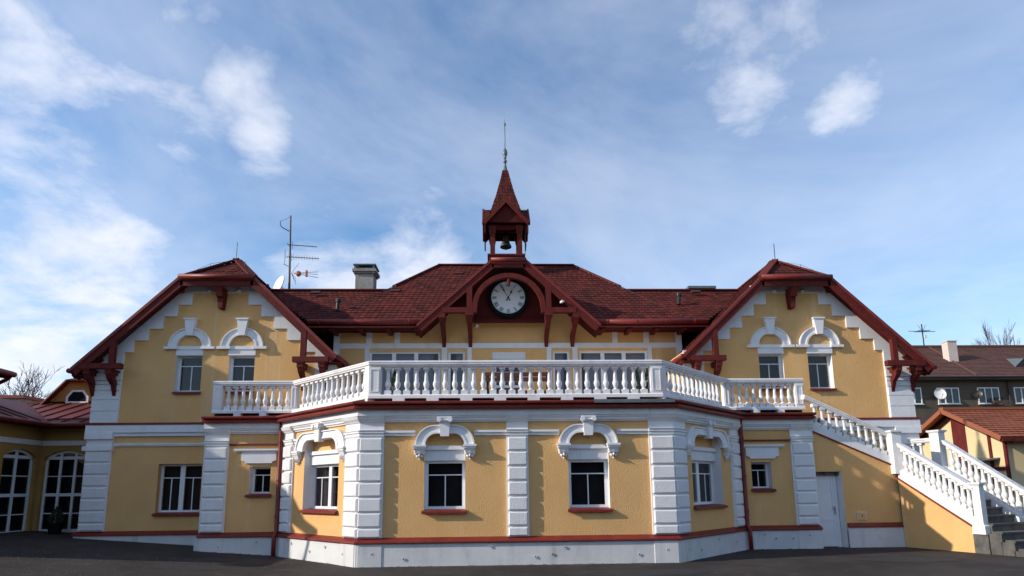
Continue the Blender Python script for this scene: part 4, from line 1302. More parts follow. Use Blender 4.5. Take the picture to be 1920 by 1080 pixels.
# hands: five to one
for nm, hr, ln, w in (('hour_hand', 12.92, .33, .03), ('minute_hand', 11.0, .48, .022)):
    m = MB(); a = -hr * math.pi / 6; ca, sa = math.cos(a), math.sin(a)
    sh = [(-w * .25, 0), (-w * .3, ln * .45), (-w * 1.1, ln * .62), (-w * .3, ln * .75), (0, ln), (w * .3, ln * .75), (w * 1.1, ln * .62), (w * .3, ln * .45), (w * .25, 0), (w * .5, -.06), (w * 1.0, -.10), (0, -.12), (-w * 1.0, -.10), (-w * .5, -.06)]
    dd = .012 if nm == 'hour_hand' else .018
    m.fprism(KF, [(x * ca - y * sa, CK.z + x * sa + y * ca) for x, y in sh], dd, dd + .005); m.build(nm, 'black_paint', ck)
disc(KF, (0, CK.z), 0, .03, .0, .028, 16).build('hub', 'black_paint', ck)

# ------------------------------------------------------------------ bell turret
TX, TY = -.01, 8.55
K = 1.168                                        # module of the turret
ZT = lambda z: 10.24 + z * K                     # heights above its sill
HB, HP = .60 * K, .435 * K
tb = MB(); tb.box(TX - HB + .05, TX + HB - .05, TY - HB + .05, TY + HB - .05, 9.4, ZT(-.06)); tb.box(TX - HB, TX + HB, TY - HB, TY + HB, ZT(-.06), ZT(0))
tur = tb.build('bell_turret', 'red_timber', villa)
for sx in (-1, 1):
    for sy in (-1, 1):
        x, y, w = TX + sx * HP, TY + sy * HP, .078 * K
        p = MB(); p.box(x - w, x + w, y - w, y + w, ZT(0), ZT(1.36))
        p.hexa([(x - w * 1.1, y - w * 1.1, ZT(.73)), (x + w * 1.1, y - w * 1.1, ZT(.73)), (x + w * 1.1, y + w * 1.1, ZT(.73)), (x - w * 1.1, y + w * 1.1, ZT(.73)),
                (x - w * 1.7, y - w * 1.7, ZT(.96)), (x + w * 1.7, y - w * 1.7, ZT(.96)), (x + w * 1.7, y + w * 1.7, ZT(.96)), (x - w * 1.7, y + w * 1.7, ZT(.96))])
        p.build('turret_post', 'red_timber', tur)
for sg in (-1, 1):
    MB().box(TX + sg * HP - .05, TX + sg * HP + .05, TY - .36 * K, TY + .36 * K, ZT(.91), ZT(1.09)).build('beam', 'red_timber', tur)
    MB().box(TX - .36 * K, TX + .36 * K, TY + sg * HP - .05, TY + sg * HP + .05, ZT(.86), ZT(1.11)).build('beam', 'red_panel', tur)
# cross gables, verge boards, boarded fronts, hanging valances
GH, GA, GE = .74 * K, ZT(1.76), ZT(1.03)
cr_ = MB(); sh_ = MB()
for k in range(4):
    a = k * math.pi / 2; ca, sa = math.cos(a), math.sin(a)
    T = lambda x, y, z: (TX + x * ca - y * sa, TY + x * sa + y * ca, z)
    G = Fr((TX + GH * sa, TY - GH * ca), (ca, sa), (sa, -ca))
    for sg in (-1, 1):
        tri = [T(sg * GH, -GH, GE), T(0, -GH, GA), T(0, 0, GA)]
        cr_.slab(tri, .05)
        shingles(sh_, tri, .13, .12, .014)
        MB().fprism(G, [(sg * (GH + .03), GE - .04), (0, GA + .05), (0, GA - .12), (sg * (GH - .09), GE - .12)], -.03, .03).build('turret_verge', 'red_timber', tur)
    MB().fprism(G, [(-.62 * K, ZT(1.03)), (.62 * K, ZT(1.03)), (0, ZT(1.63))], -.15, -.10).build('gable_panel', 'red_panel', tur)
    if k in (1, 3):
        V_ = [(.74, 1.06), (.74, .62), (.62, .72), (.50, .68), (.38, .86), (.2, .92)]
        MB().fprism(G, [(-x * K, ZT(z)) for x, z in V_] + [(x * K, ZT(z)) for x, z in reversed(V_)], -.09, -.04).build('valance', 'red_panel', tur)
cro = cr_.build('cross_roof', 'shingle_bed', tur)
# flared spire
sp = MB()
RINGS = [(.50, 1.46), (.42, 1.74), (.31, 2.12), (.22, 2.5), (.14, 2.86), (.085, 3.14)]
for (ra, za), (rb_, zb_) in zip(RINGS[:-1], RINGS[1:]):
    for k in range(4):
        a = k * math.pi / 2; ca, sa = math.cos(a), math.sin(a)
        T = lambda x, y, z: (TX + x * ca * K - y * sa * K, TY + x * sa * K + y * ca * K, ZT(z))
        quad = [T(-ra, -ra, za), T(ra, -ra, za), T(rb_, -rb_, zb_), T(-rb_, -rb_, zb_)]
        sp.add(quad, [(0, 1, 2, 3)])
        shingles(sh_, quad, .145, .12, .012)
sh_.build('shingles', 'shingle', tur, kind='stuff')
sp.build('spire', 'shingle_bed', tur)
FP = [(.095, 3.10), (.085, 3.14), (.045, 3.34), (.03, 3.44), (.05, 3.45), (.07, 3.50), (.05, 3.55), (.028, 3.57), (.028, 3.60), (.05, 3.61), (.05, 3.635), (.03, 3.65),
      (.07, 3.71), (.088, 3.79), (.07, 3.89), (.03, 3.96), (.018, 4.0), (.015, 4.80), (.03, 4.82), (.042, 4.86), (.03, 4.90), (.008, 4.92), (.004, 5.08)]
MB().lathe([(r_ * K, ZT(z)) for r_, z in FP], (TX, TY, 0), 14).build('finial', 'slate_metal', tur, smooth=True)
MB().tube([(TX + .34, TY - .36, ZT(2.1)), (TX + .42, TY - .42, ZT(1.95)), (TX + .72, TY - .70, ZT(.95)), (TX + .70, TY - .64, ZT(.0))], .009, 5).build('conductor_wire', 'dark_metal', tur)
bell = empty('bell', (TX, TY, ZT(.45)), 'dark bronze bell hanging in the red roof turret', 'bell')
BP = [(.0, .47), (.155, .47), (.185, .45), (.19, .48), (.17, .52), (.135, .59), (.108, .69), (.095, .79), (.07, .86), (.03, .89), (.0, .895)]
MB().lathe([(r_ * K, ZT(z)) for r_, z in BP], (TX, TY, 0), 20, cap=False).build('bell_body', 'bronze', bell, smooth=True)
MB().lathe([(r_ * K, ZT(z)) for r_, z in ((.02, .51), (.02, .43), (.035, .41), (.035, .38), (.012, .36))], (TX, TY, 0), 10).build('clapper', 'dark_metal', bell)
MB().box(TX - .04, TX + .04, TY - .05, TY + .05, ZT(.88), ZT(.97)).build('bell_yoke', 'dark_metal', bell)
MB().box(TX - .36 * K, TX + .36 * K, TY - .05, TY + .05, ZT(.97), ZT(1.07)).build('bell_beam', 'red_timber', tur)

# ------------------------------------------------------------------ outside stair on the right
stair = empty('staircase', (10.3, 2.6, 0), 'outside staircase with white balustrades and yellow flank walls right of the bay', 'staircase')
sl1 = .44
zb1 = lambda x: 3.13 - sl1 * (x - 8.1)             # foot of the white string, first flight
m = MB()
DX0, DX1 = 8.14, 8.86
XE = 10.385
W1 = Fr((0, 2.72), (1, 0), (0, -1))
m.add([W1(8.09, .45), W1(DX0, .45), W1(DX0, zb1(DX0)), W1(8.09, zb1(8.09))], [(0, 1, 2, 3)])
m.add([W1(DX0, 2.0), W1(DX1, 2.0), W1(DX1, zb1(DX1)), W1(DX0, zb1(DX0))], [(0, 1, 2, 3)])
m.add([W1(DX1, .45), W1(XE, .45), W1(XE, zb1(XE)), W1(DX1, zb1(DX1))], [(0, 1, 2, 3)])
m.build('upper_flank', 'stucco', stair)
MB().fbox(W1, DX1 + .02, XE, -.3, .52, 0, .05).build('plinth', 'plinth_white', stair)
m = MB(); m.hexa([W1(DX1 + .02, .52, .08), W1(XE + .02, .52, .08), W1(XE + .02, .52, 0), W1(DX1 + .02, .52, 0), W1(DX1 + .02, .55, .08), W1(XE + .02, .55, .08), W1(XE + .02, .64, 0), W1(DX1 + .02, .64, 0)])
m.build('drip_band', 'red_metal', stair)
# cellar door in the flank
m = MB(); m.fbox(W1, DX0, DX0 + .07, 0, 2.0, -.22, -.14); m.fbox(W1, DX1 - .17, DX1 - .10, 0, 2.0, -.22, -.14); m.fbox(W1, DX0 + .07, DX1 - .17, 1.92, 2.0, -.22, -.14)
door = m.build('cellar_door', 'door_white', stair)
m = MB(); m.fbox(W1, DX0 + .07, DX1 - .17, .02, 1.92, -.21, -.17)
m.fbox(W1, DX0 + .07, DX0 + .13, .02, 1.92, -.17, -.155); m.fbox(W1, DX1 - .24, DX1 - .17, .02, 1.92, -.17, -.155); m.fbox(W1, DX0 + .13, DX1 - .24, 1.82, 1.92, -.17, -.155)
m.fbox(W1, DX0 + .13, DX1 - .24, .70, .78, -.17, -.155); m.fbox(W1, DX0 + .13, DX1 - .24, .02, .12, -.17, -.155); m.build('door_leaf', 'door_white', door)
m = MB(); m.tube([W1(DX1 - .20, 1.02, -.155), W1(DX1 - .20, 1.02, -.10), W1(DX1 - .29, 1.02, -.10)], .011, 6); m.fbox(W1, DX1 - .22, DX1 - .18, .86, 1.08, -.155, -.145); m.build('handle', 'grey_metal', door)
m = MB()
m.add([W1(DX1, 0, 0), W1(DX1, 2.0, 0), W1(DX1 - .10, 2.0, -.22), W1(DX1 - .10, 0, -.22)], [(0, 1, 2, 3)])
m.add([W1(DX0, 0, 0), W1(DX0, 2.0, 0), W1(DX0, 2.0, -.22), W1(DX0, 0, -.22)], [(0, 1, 2, 3)])
m.add([W1(DX0, 2.0, 0), W1(DX1, 2.0, 0), W1(DX1 - .1, 2.0, -.22), W1(DX0, 2.0, -.22)], [(0, 1, 2, 3)]); m.build('reveal', 'plinth_white', door)
m = MB(); m.fbox(W1, 9.17, 9.42, .71, .93, -.02, .02); mbx = m.build('meter_hatch', 'plinth_white', stair)
MB().fbox(W1, 9.19, 9.40, .73, .91, .02, .028).build('hatch_lid', 'stucco', mbx)
MB().fbox(W1, 9.285, 9.305, .79, .85, .028, .034).build('hatch_key', 'dark_metal', mbx)


def sloped(F, s0, s1, zfun, h0, h1, d0, d1, name, material, parent):
    m = MB()
    m.hexa([F(s0, zfun(s0) + h0, d1), F(s1, zfun(s1) + h0, d1), F(s1, zfun(s1) + h0, d0), F(s0, zfun(s0) + h0, d0),
            F(s0, zfun(s0) + h1, d1), F(s1, zfun(s1) + h1, d1), F(s1, zfun(s1) + h1, d0), F(s0, zfun(s0) + h1, d0)])
    return m.build(name, material, parent)


def handrail(F, s0, s1, zt, parent, dm=0.0):
    """moulded rail, zt(s) is its top"""
    m = MB(); prof = [(-.125, -.03), (-.125, -.045), (-.105, -.06), (-.105, -.09), (-.075, -.125), (.075, -.125), (.105, -.09), (.105, -.06), (.125, -.045), (.125, -.03), (.105, 0), (-.105, 0)]
    n = len(prof)
    m.add([F(s0, zt(s0) + z, dm + d) for d, z in prof] + [F(s1, zt(s1) + z, dm + d) for d, z in prof],
          [(i, (i + 1) % n, (i + 1) % n + n, i + n) for i in range(n)] + [tuple(range(n)), tuple(range(2 * n - 1, n - 1, -1))])
    return m.build('handrail', 'cast_white', parent)


def newel(x, y, rot, z0, z1, w, parent, ped=False):
    u_ = (math.cos(rot), math.sin(rot)); F = Fr((x, y), u_, (u_[1], -u_[0])); h = w / 2
    m = MB(); m.fbox(F, -h, h, z0, z1 - .07, -h, h)
    m.fbox(F, -h - .02, h + .02, z1 - .07, z1 - .045, -h - .02, h + .02); m.fbox(F, -h - .045, h + .045, z1 - .045, z1, -h - .045, h + .045)
    if ped:
        m.hexa([F(-h - .06, z0 - .02, h + .06), F(h + .06, z0 - .02, h + .06), F(h + .06, z0 - .02, -h - .06), F(-h - .06, z0 - .02, -h - .06),
                F(-h - .05, z0 + .17, h + .05), F(h + .05, z0 + .17, h + .05), F(h + .05, z0 + .17, -h - .05), F(-h - .05, z0 + .17, -h - .05)])
        m.hexa([F(-h - .05, z0 + .17, h + .05), F(h + .05, z0 + .17, h + .05), F(h + .05, z0 + .17, -h - .05), F(-h - .05, z0 + .17, -h - .05),
                F(-h, z0 + .21, h), F(h, z0 + .21, h), F(h, z0 + .21, -h), F(-h, z0 + .21, -h)])
    return m.build('newel_post', 'cast_white', parent)


def stair_balusters(F, s0, s1, n, zfoot, ztop, parent, dm=0.0):
    h = ztop((s0 + s1) / 2) - .125 - zfoot((s0 + s1) / 2)
    rot = math.atan2(F.u.y, F.u.x)
    slope = (zfoot(s1) - zfoot(s0)) / (s1 - s0)
    drop = abs(slope) * .078
    pm = None
    for i in range(n):
        s = s0 + (s1 - s0) * (i + .5) / n
        x, y = F.at(s, dm)
        if pm is None:
            mm = baluster_mesh(h + drop * .5)
            mm.box(-.077, .077, -.077, .077, -drop, .0); mm.box(-.065, .065, -.065, .065, h + drop * .5, h + drop * 1.4)
            pm = mm.build('baluster', 'cast_white', parent, local=True)
            for p in pm.data.polygons:
                p.use_smooth = 12 <= p.index < len(pm.data.polygons) - 12
            pm.location = Vector((x, y, zfoot(s))) - wloc(parent); pm.rotation_euler = (0, 0, rot)
        else:
            clone(pm, (x, y, zfoot(s)), parent, rot)


# first flight
sloped(W1, 8.10, XE - .12, zb1, 0, .21, -.20, .03, 'string', 'cast_white', stair)
sloped(W1, 8.10, XE - .1, zb1, -.035, 0.0, -.1, .045, 'drip_strip', 'red_metal', stair)
zr1 = lambda x: 4.03 - .474 * (x - 8.19)
b1 = handrail(W1, 8.02, XE - .14, zr1, stair, -.09)
stair_balusters(W1, 8.22, XE - .18, 10, lambda x: zb1(x) + .21, zr1, stair, -.09)
for i in range(7):
    MB().box(8.1 + .31 * i, 8.1 + .31 * (i + 1) + .03, 2.80, 3.86, 1.9, 3.6 - .19 * (i + 1)).build('step', 'stone_step', stair)
MB().prism([(10.27, 2.80), (11.75, 3.35), (11.75, 3.86), (10.27, 3.86)], 1.7, 2.12).build('landing', 'stone_step', stair)
newel(10.36, 2.66, 0, 1.92, 3.09, .25, stair)

# second flight, turned towards the street
A2 = math.radians(-70)
e2 = Vector((math.cos(A2), math.sin(A2))); p2 = Vector((-e2.y, e2.x))
if p2.x < 0: p2 = -p2
OA = Vector((10.36, 2.66)); OB = OA + p2 * 1.52
FL = Fr(OA, e2, -p2); FRt = Fr(OB, e2, -p2)
zs2 = lambda t: 2.09 - .672 * t
zr2 = lambda t: 2.82 - .672 * t
TE = 1.93
m = MB(); m.add([FL(0.0, -.2), FL(TE, -.2), FL(TE, zs2(TE) - .25), FL(0, zs2(0) - .25)], [(0, 1, 2, 3)]); m.build('lower_flank', 'stucco', stair)
sloped(FL, .05, TE - .02, zs2, -.24, 0, -.16, .05, 'string', 'cast_white', stair)
sloped(FL, -.03, TE - .05, zs2, -.29, -.245, -.1, .075, 'drip_strip', 'red_metal', stair)
handrail(FL, .10, TE - .05, zr2, stair, -.06)
stair_balusters(FL, .16, TE - .14, 12, zs2, zr2, stair, -.06)
xy = FL.at(TE, -.06); newel(xy[0], xy[1], A2, .47, 1.66, .18, stair, ped=True)
xy = FL.at(TE, -.08); u_ = (math.cos(A2), math.sin(A2)); NF = Fr(xy, u_, (u_[1], -u_[0]))
MB().fbox(NF, -.16, .17, -.2, .45, -.16, .14).build('newel_plinth', 'stone_step', stair)
zs3 = lambda t: 2.10 - .76 * (t - .35); zr3 = lambda t: 2.84 - .76 * (t - .35)
sloped(FRt, .30, 2.62, zs3, -.26, 0, -.12, .10, 'string', 'cast_white', stair)
handrail(FRt, .36, 2.55, zr3, stair)
stair_balusters(FRt, .42, 2.48, 14, zs3, zr3, stair)
xy = FRt.at(.17, 0); newel(xy[0], xy[1], A2 + math.pi / 2, 1.9, 3.12, .26, stair)
xy = FRt.at(2.62, 0); newel(xy[0], xy[1], A2, .25, 1.50, .20, stair, ped=True)
m = MB(); m.add([FRt(0.2, -.2), FRt(2.7, -.2), FRt(2.7, .1), FRt(.2, 1.95)], [(0, 1, 2, 3)]); m.build('inner_flank', 'plinth_white', stair)
# short rail closing the landing at the back
BK = Fr((OB.x + .02, OB.y + .10), (-.35, 1), (-1, -.35))
handrail(BK, -.1, 1.6, lambda s: 2.92, stair)
MB().fbox(BK, -.1, 1.6, 1.98, 2.16, -.1, .1).build('rail_base', 'cast_white', stair)
stair_balusters(BK, .15, 1.5, 6, lambda s: 2.16, lambda s: 2.92, stair)
for i in range(11):
    t0 = .10 + .248 * i; zt = 2.12 - .178 * (i + 1)
    if zt < .06: zt = .07
    k = MB()
    a, b, c, d = FL.at(t0, -.1), FL.at(t0 + .28, -.1), FRt.at(t0 + .28, .05), FRt.at(t0, .05)
    if i >= 8:
        a, b = FL.at(t0, .02), FL.at(t0 + .28, .02)
    k.prism([a, b, c, d], -.2, zt - .045)
    n0, n1 = FL.at(t0 - .02, -.1), FL.at(t0 + .31, -.1 if i < 8 else .03)
    n2, n3 = FRt.at(t0 + .31, .05), FRt.at(t0 - .02, .05)
    k.prism([n0, n1, n2, n3], zt - .045, zt)
    k.build('step', 'stone_step', stair)

# ------------------------------------------------------------------ low annex on the left
AG = .50
AX = -13.95
AF = Fr((0, 4.95), (1, 0), (0, -1))                     # wall facing the street
AS = Fr((AX, 0), (0, 1), (1, 0))                        # wall facing the villa's forecourt
annex = empty('annex', (-13, 5.5, AG), 'low orange annex with arched glazed doors and a red tin roof, left of the villa', 'annex')


def arch_window(F, s0, s1, z0, zs, zt, rec, cols, rows, name, parent):
    """segmental-headed window: frame, glazing bars, panes"""
    def top(s):
        u_ = (s - s0) / (s1 - s0) * 2 - 1
        return zs + (zt - zs) * (1 - u_ * u_)
    fr = MB(); n = 12
    fw_ = .06
    fr.fbox(F, s0, s0 + fw_, z0, zs, -rec - .05, -rec); fr.fbox(F, s1 - fw_, s1, z0, zs, -rec - .05, -rec); fr.fbox(F, s0 + fw_, s1 - fw_, z0, z0 + .09, -rec - .05, -rec)
    o = [(s0 + (s1 - s0) * i / n, top(s0 + (s1 - s0) * i / n)) for i in range(n + 1)]
    q = [(a, b - .07) for a, b in o]
    fr.fring(F, o, q, -rec - .05, -rec)
    w = fr.build(name, 'pvc_white', parent)
    for k in range(1, cols):
        s = s0 + (s1 - s0) * k / cols
        MB().fbox(F, s - .035, s + .035, z0 + .09, top(s) - .06, -rec - .045, -rec - .002).build('mullion', 'pvc_white', w)
    for k in range(1, rows + 1):
        z = z0 + (zs - z0) * k / rows
        hh = .045 if (k == rows or k == rows // 2) else .014
        MB().fbox(F, s0 + fw_, s1 - fw_, z - hh, z + hh, -rec - .04, -rec - .006).build('transom', 'pvc_white', w)
    m = MB(); m.add([F(s0, z0, -rec - .03), F(s1, z0, -rec - .03)] + [F(a, b, -rec - .03) for a, b in reversed(o)], [tuple(range(n + 3))]); m.build('pane', 'glass', w)
    m = MB(); m.add([F(s0 - .9, z0 - .3, -rec - .35), F(s1 + .9, z0 - .3, -rec - .35), F(s1 + .9, zt + .3, -rec - .35), F(s0 - .9, zt + .3, -rec - .35)], [(0, 1, 2, 3)]); m.build('pane_backing', 'room_dark', w)  # dark sheet painted as the unlit interior
    return w, o


def arched_wall(F, a, b, z0, z1, wins_):
    m = MB(); x = a
    for (s0, s1, zb, zs, zt) in wins_:
        m.add([F(x, z0), F(s0, z0), F(s0, z1), F(x, z1)], [(0, 1, 2, 3)])
        m.add([F(s0, z0), F(s1, z0), F(s1, zb), F(s0, zb)], [(0, 1, 2, 3)])
        n = 12
        for i in range(n):
            p, q = s0 + (s1 - s0) * i / n, s0 + (s1 - s0) * (i + 1) / n
            f_ = lambda s: zs + (zt - zs) * (1 - ((s - s0) / (s1 - s0) * 2 - 1) ** 2)
            m.add([F(p, f_(p)), F(q, f_(q)), F(q, z1), F(p, z1)], [(0, 1, 2, 3)])
            m.add([F(p, f_(p)), F(q, f_(q)), F(q, f_(q), -.2), F(p, f_(p), -.2)], [(0, 1, 2, 3)])
        for s in (s0, s1):
            m.add([F(s, zb), F(s, zs), F(s, zs, -.2), F(s, zb, -.2)], [(0, 1, 2, 3)])
        x = s1
    m.add([F(x, z0), F(b, z0), F(b, z1), F(x, z1)], [(0, 1, 2, 3)])
    return m


arched_wall(AF, AX, -11.8, 0, 3.8, [(-13.83, -12.55, AG + .02, 2.68, 2.90)]).build('wall', 'annex_stucco', annex)
arch_window(AF, -13.83, -12.55, AG + .02, 2.68, 2.90, .10, 3, 4, 'arched_window', annex)
arched_wall(AS, -1.0, 4.95, 0, 3.8, [(3.58, 4.82, AG + .02, 2.68, 2.90)]).build('wall', 'annex_stucco', annex)
aw, _ = arch_window(AS, 3.58, 4.82, AG + .02, 2.68, 2.90, .10, 2, 4, 'glazed_door', annex)
m = MB(); m.fbox(AF, AX + .06, -11.95, 3.04, 3.14, 0, .05); m.fbox(AF, AX + .05, -11.95, 3.14, 3.18, 0, .07); m.build('string_course', 'trim_white', annex)
m = MB(); m.fbox(AS, -1.0, 4.88, 3.04, 3.14, 0, .05); m.fbox(AS, -1.0, 4.87, 3.14, 3.18, 0, .07); m.build('string_course', 'trim_white', annex)
# tin roof with standing seams
rp1 = [(-13.35, 4.35, 3.66), (-11.9, 4.35, 3.66), (-11.9, 7.05, 4.62), (-17, 7.05, 4.62), (-15.95, 6.95, 4.60)]
rp1 = [(-13.35, 4.35, 3.66), (-11.9, 4.35, 3.66), (-11.9, 7.05, 4.62), (-16.05, 7.05, 4.62)]
rp2 = [(-13.35, 4.35, 3.66), (-16.05, 7.05, 4.62), (-16.05, -1.5, 4.62), (-13.35, -1.5, 3.66)]
m = MB(); m.slab(rp1, .05); m.slab(rp2, .05); ar = m.build('tin_roof', 'tin_red', annex)
for i in range(8):
    x = -12.0 - .52 * i
    y0 = 4.35 + max(0, (-13.35 - x))
    MB().bar((x, y0, 3.66 + (y0 - 4.35) * .3556 + .012), (x, 7.05, 4.635), .025, .045).build('standing_seam', 'tin_red', ar)
for i in range(10):
    y = 4.0 - .52 * i
    MB().bar((-13.35, y, 3.672), (-16.05, y, 4.635), .025, .045).build('standing_seam', 'tin_red', ar)
MB().bar((-11.95, 7.05, 4.64), (-17.5, 7.05, 4.64), .10, .05).build('ridge_cap', 'tin_red', ar)
MB().bar((-11.95, 4.72, 3.80), (-13.70, 4.72, 3.80), .04, .05).build('snow_guard', 'red_metal', ar)
MB().tube([(-11.98, 4.30, 3.60), (-13.28, 4.30, 3.60), (-13.28, 4.30, 3.60)][:2], .06, 10).build('gutter', 'red_metal', ar, smooth=True)
MB().tube([(-13.30, 4.30, 3.60), (-13.30, -1.4, 3.60)], .06, 10).build('gutter', 'red_metal', ar, smooth=True)
MB().prism([(-13.4, 4.4), (-11.95, 4.4), (-11.95, 4.97), (-13.97, 4.97)], 3.55, 3.60).build('soffit', 'red_panel', ar)
MB().prism([(-13.4, 4.4), (-13.97, 4.97), (-13.97, -1.4), (-13.4, -1.4)], 3.55, 3.60).build('soffit', 'red_panel', ar)
MB().box(-17, -12, 7.1, 12, 0, 4.6).build('rear_wing', 'orange_stucco', annex)
# dormer gable behind
DF = Fr((-14.42, 7.0), (1, 0), (0, -1))
dg = MB().fprism(DF, [(-1.0, 4.58), (1.0, 4.58), (.30, 5.36), (-.30, 5.36)], -.2, 0).build('dormer', 'orange_stucco', annex)
MB().fprism(DF, [(-.37, 4.60), (.37, 4.60), (.37, 4.82), (.19, 5.05), (-.19, 5.05), (-.37, 4.82)], .0, .03).build('dormer_window', 'pvc_white', dg)
MB().fprism(DF, [(-.29, 4.67), (.29, 4.67), (.29, 4.80), (.15, 4.99), (-.15, 4.99), (-.29, 4.80)], .03, .034).build('dormer_pane', 'black_paint', dg)
MB().fbox(DF, -.43, .43, 4.575, 4.605, 0, .09).build('sill', 'red_metal', dg)
P = lambda x, y, z: (-14.42 + x, y, z)
m = MB(); m.slab([P(-1.08, 6.8, 4.56), P(-.33, 6.8, 5.38), P(0, 7.4, 5.62), P(0, 9, 5.62), P(-1.08, 9, 4.56)], .05); m.slab([P(1.08, 6.8, 4.56), P(.33, 6.8, 5.38), P(0, 7.4, 5.62), P(0, 9, 5.62), P(1.08, 9, 4.56)], .05)
m.slab([P(-.33, 6.8, 5.38), P(.33, 6.8, 5.38), P(0, 7.4, 5.62)], .05); m.build('dormer_roof', 'tin_red', dg)
# a clipped shrub in a dark pot in front of the glazed door
shrub_n = 0


def potted(name, x, y, z, h, w, pot_h, pot_r, label, pm, group=None, seed=1):
    t = empty(name, (x, y, z), label, 'potted plant', group)
    MB().lathe([(pot_r * .7, 0), (pot_r, pot_h * .85), (pot_r * 1.1, pot_h * .86), (pot_r * 1.1, pot_h), (pot_r * .9, pot_h), (pot_r * .88, pot_h * .92)], (x, y, z), 16).build('pot', pm, t)
    rn = random.Random(seed); m = MB()
    for i in range(900):
        q = rn.random() ** .8; zz = z + pot_h * .9 + q * (h - pot_h)
        rad = w * (math.sin(min(1, q * 1.0 + .12) * math.pi) ** .6) * (1 - q * .45) * math.sqrt(rn.uniform(.25, 1)) * rn.uniform(.75, 1.12)
        a = rn.uniform(0, 2 * math.pi); c = Vector((x + rad * math.cos(a), y + rad * math.sin(a), zz))
        d = Vector((math.cos(a) * .6 + rn.uniform(-.4, .4), math.sin(a) * .6 + rn.uniform(-.4, .4), 1.0)).normalized()
        s = d.cross(Vector((rn.uniform(-1, 1), rn.uniform(-1, 1), .2))).normalized()
        l = rn.uniform(.05, .09); ww = .012
        m.add([c, c + s * ww + d * l * .5, c + d * l, c - s * ww + d * l * .5], [(0, 1, 2, 3)])
    m.build('foliage', 'leaf', t)
    MB().tube([(x, y, z + pot_h * .8), (x, y, z + h * .7)], [.02, .008], 6).build('stem', 'bark', t)


potted('potted_shrub', -12.95, 4.45, AG, .75, .20, .32, .2, 'dark potted shrub standing before the arched annex window', 'black_paint', seed=4)
potted('potted_shrub', -3.06, 1.9, 3.6, 1.15, .17, .30, .17, 'tall potted conifer at the left end of the terrace balustrade', 'terracotta', 'conifers on the terrace', 5)
potted('potted_shrub', 3.18, 1.9, 3.6, 1.12, .14, .30, .16, 'potted conifer at the right end of the terrace, nearer the clock', 'terracotta', 'conifers on the terrace', 6)
potted('potted_shrub', 3.50, 1.95, 3.6, 1.10, .12, .30, .15, 'potted conifer beside the right corner post of the terrace', 'terracotta', 'conifers on the terrace', 8)

# bench behind the balustrade
bn = empty('bench', (.1, 1.35, 3.6), 'brown slatted bench on the terrace below the clock', 'bench')
for z, y in ((4.42, 1.18), (4.29, 1.16)):
    MB().box(-.75, .86, y - .02, y + .02, z - .05, z + .05).build('back_slat', 'bench_wood', bn)
for y in (1.30, 1.42, 1.54):
    MB().box(-.75, .86, y - .05, y + .05, 3.99, 4.03).build('seat_slat', 'bench_wood', bn)
for x in (-.68, .80):
    MB().box(x - .03, x + .03, 1.19, 1.24, 3.6, 4.46).build('leg', 'dark_metal', bn)
    MB().box(x - .03, x + .03, 1.24, 1.58, 3.94, 3.99).build('seat_rail', 'dark_metal', bn)
    MB().box(x - .03, x + .03, 1.53, 1.58, 3.6, 3.94).build('leg', 'dark_metal', bn)

# ------------------------------------------------------------------ taller house at the left edge (only its eaves show)
hs = empty('neighbour_house', (-18.5, .5, .5), 'house at the left edge of which only a red eaves corner shows', 'house')
HRX, HRZ, HEX, HEZ = -18.5, 7.7, -13.50, 4.80
m = MB(); m.box(-22.0, -15.3, -.3, 2.5, 0, 5.3); m.prism([(-22, -.3), (-15.3, -.3), (-15.3, 2.5), (-22, 2.5)], 5.3, 5.31)
m.add([(-15.3, -.3, 5.3), (-22, -.3, 5.3), (HRX, -.3, HRZ - .3)], [(0, 1, 2)]); m.add([(-15.3, 2.5, 5.3), (-22, 2.5, 5.3), (HRX, 2.5, HRZ - .3)], [(0, 1, 2)])
m.build('wall', 'brown_render', hs)
m = MB()
m.slab([(HEX, -.8, HEZ + .10), (HEX - .95, -.8, HEZ + .36), (HEX - .95, 3.0, HEZ + .36), (HEX, 3.0, HEZ + .10)], .09)
m.slab([(HEX - .95, -.8, HEZ + .36), (HRX, -.8, HRZ), (HRX, 3.0, HRZ), (HEX - .95, 3.0, HEZ + .36)], .12)
m.slab([(HRX, -.8, HRZ), (-23.4, -.8, HEZ), (-23.4, 3.0, HEZ), (HRX, 3.0, HRZ)], .12)
hr = m.build('roof', 'tin_red', hs)
b = MB(); HF = Fr((0, 3.0), (1, 0), (0, -1))
b.fprism(HF, [(HEX - .05, HEZ + .09), (HEX - .95, HEZ + .34), (HEX - 1.4, HEZ + .75), (HEX - 1.4, HEZ + .45), (HEX - .85, HEZ + .02), (HEX - .25, HEZ - .08)], -.03, .03); b.build('verge_board', 'red_timber', hr)
b = MB(); b.tube([(HEX + .0, -.8, HEZ + .02), (HEX + .0, 3.03, HEZ + .02)], .075, 12); b.build('gutter', 'red_metal', hr, smooth=True)
b = MB()
for y in (2.9, 1.7, .5, -.7):
    b = MB(); pts = [(HEX + .02, y, HEZ - .02), (HEX - .10, y, HEZ - .14), (HEX - .35, y, HEZ - .26), (HEX - .75, y, HEZ - .38), (-15.3, y, HEZ - .45)]
    for p, q in zip(pts[:-1], pts[1:]): b.bar(p, q, .08, .07)
    b.build('eaves_bracket', 'red_timber', hr)
m = MB(); m.box(-21.5, -18.2, .05, 2.9, 5, 9.1); m.slab([(-17.9, -.1, 9.1), (-21.8, -.1, 9.1), (-21.0, 1.4, 10.0), (-18.7, 1.4, 10.0)], .1); m.slab([(-17.9, 3.1, 9.1), (-21.8, 3.1, 9.1), (-21.0, 1.4, 10.0), (-18.7, 1.4, 10.0)], .1)
m.build('upper_storey', 'orange_stucco', hs)

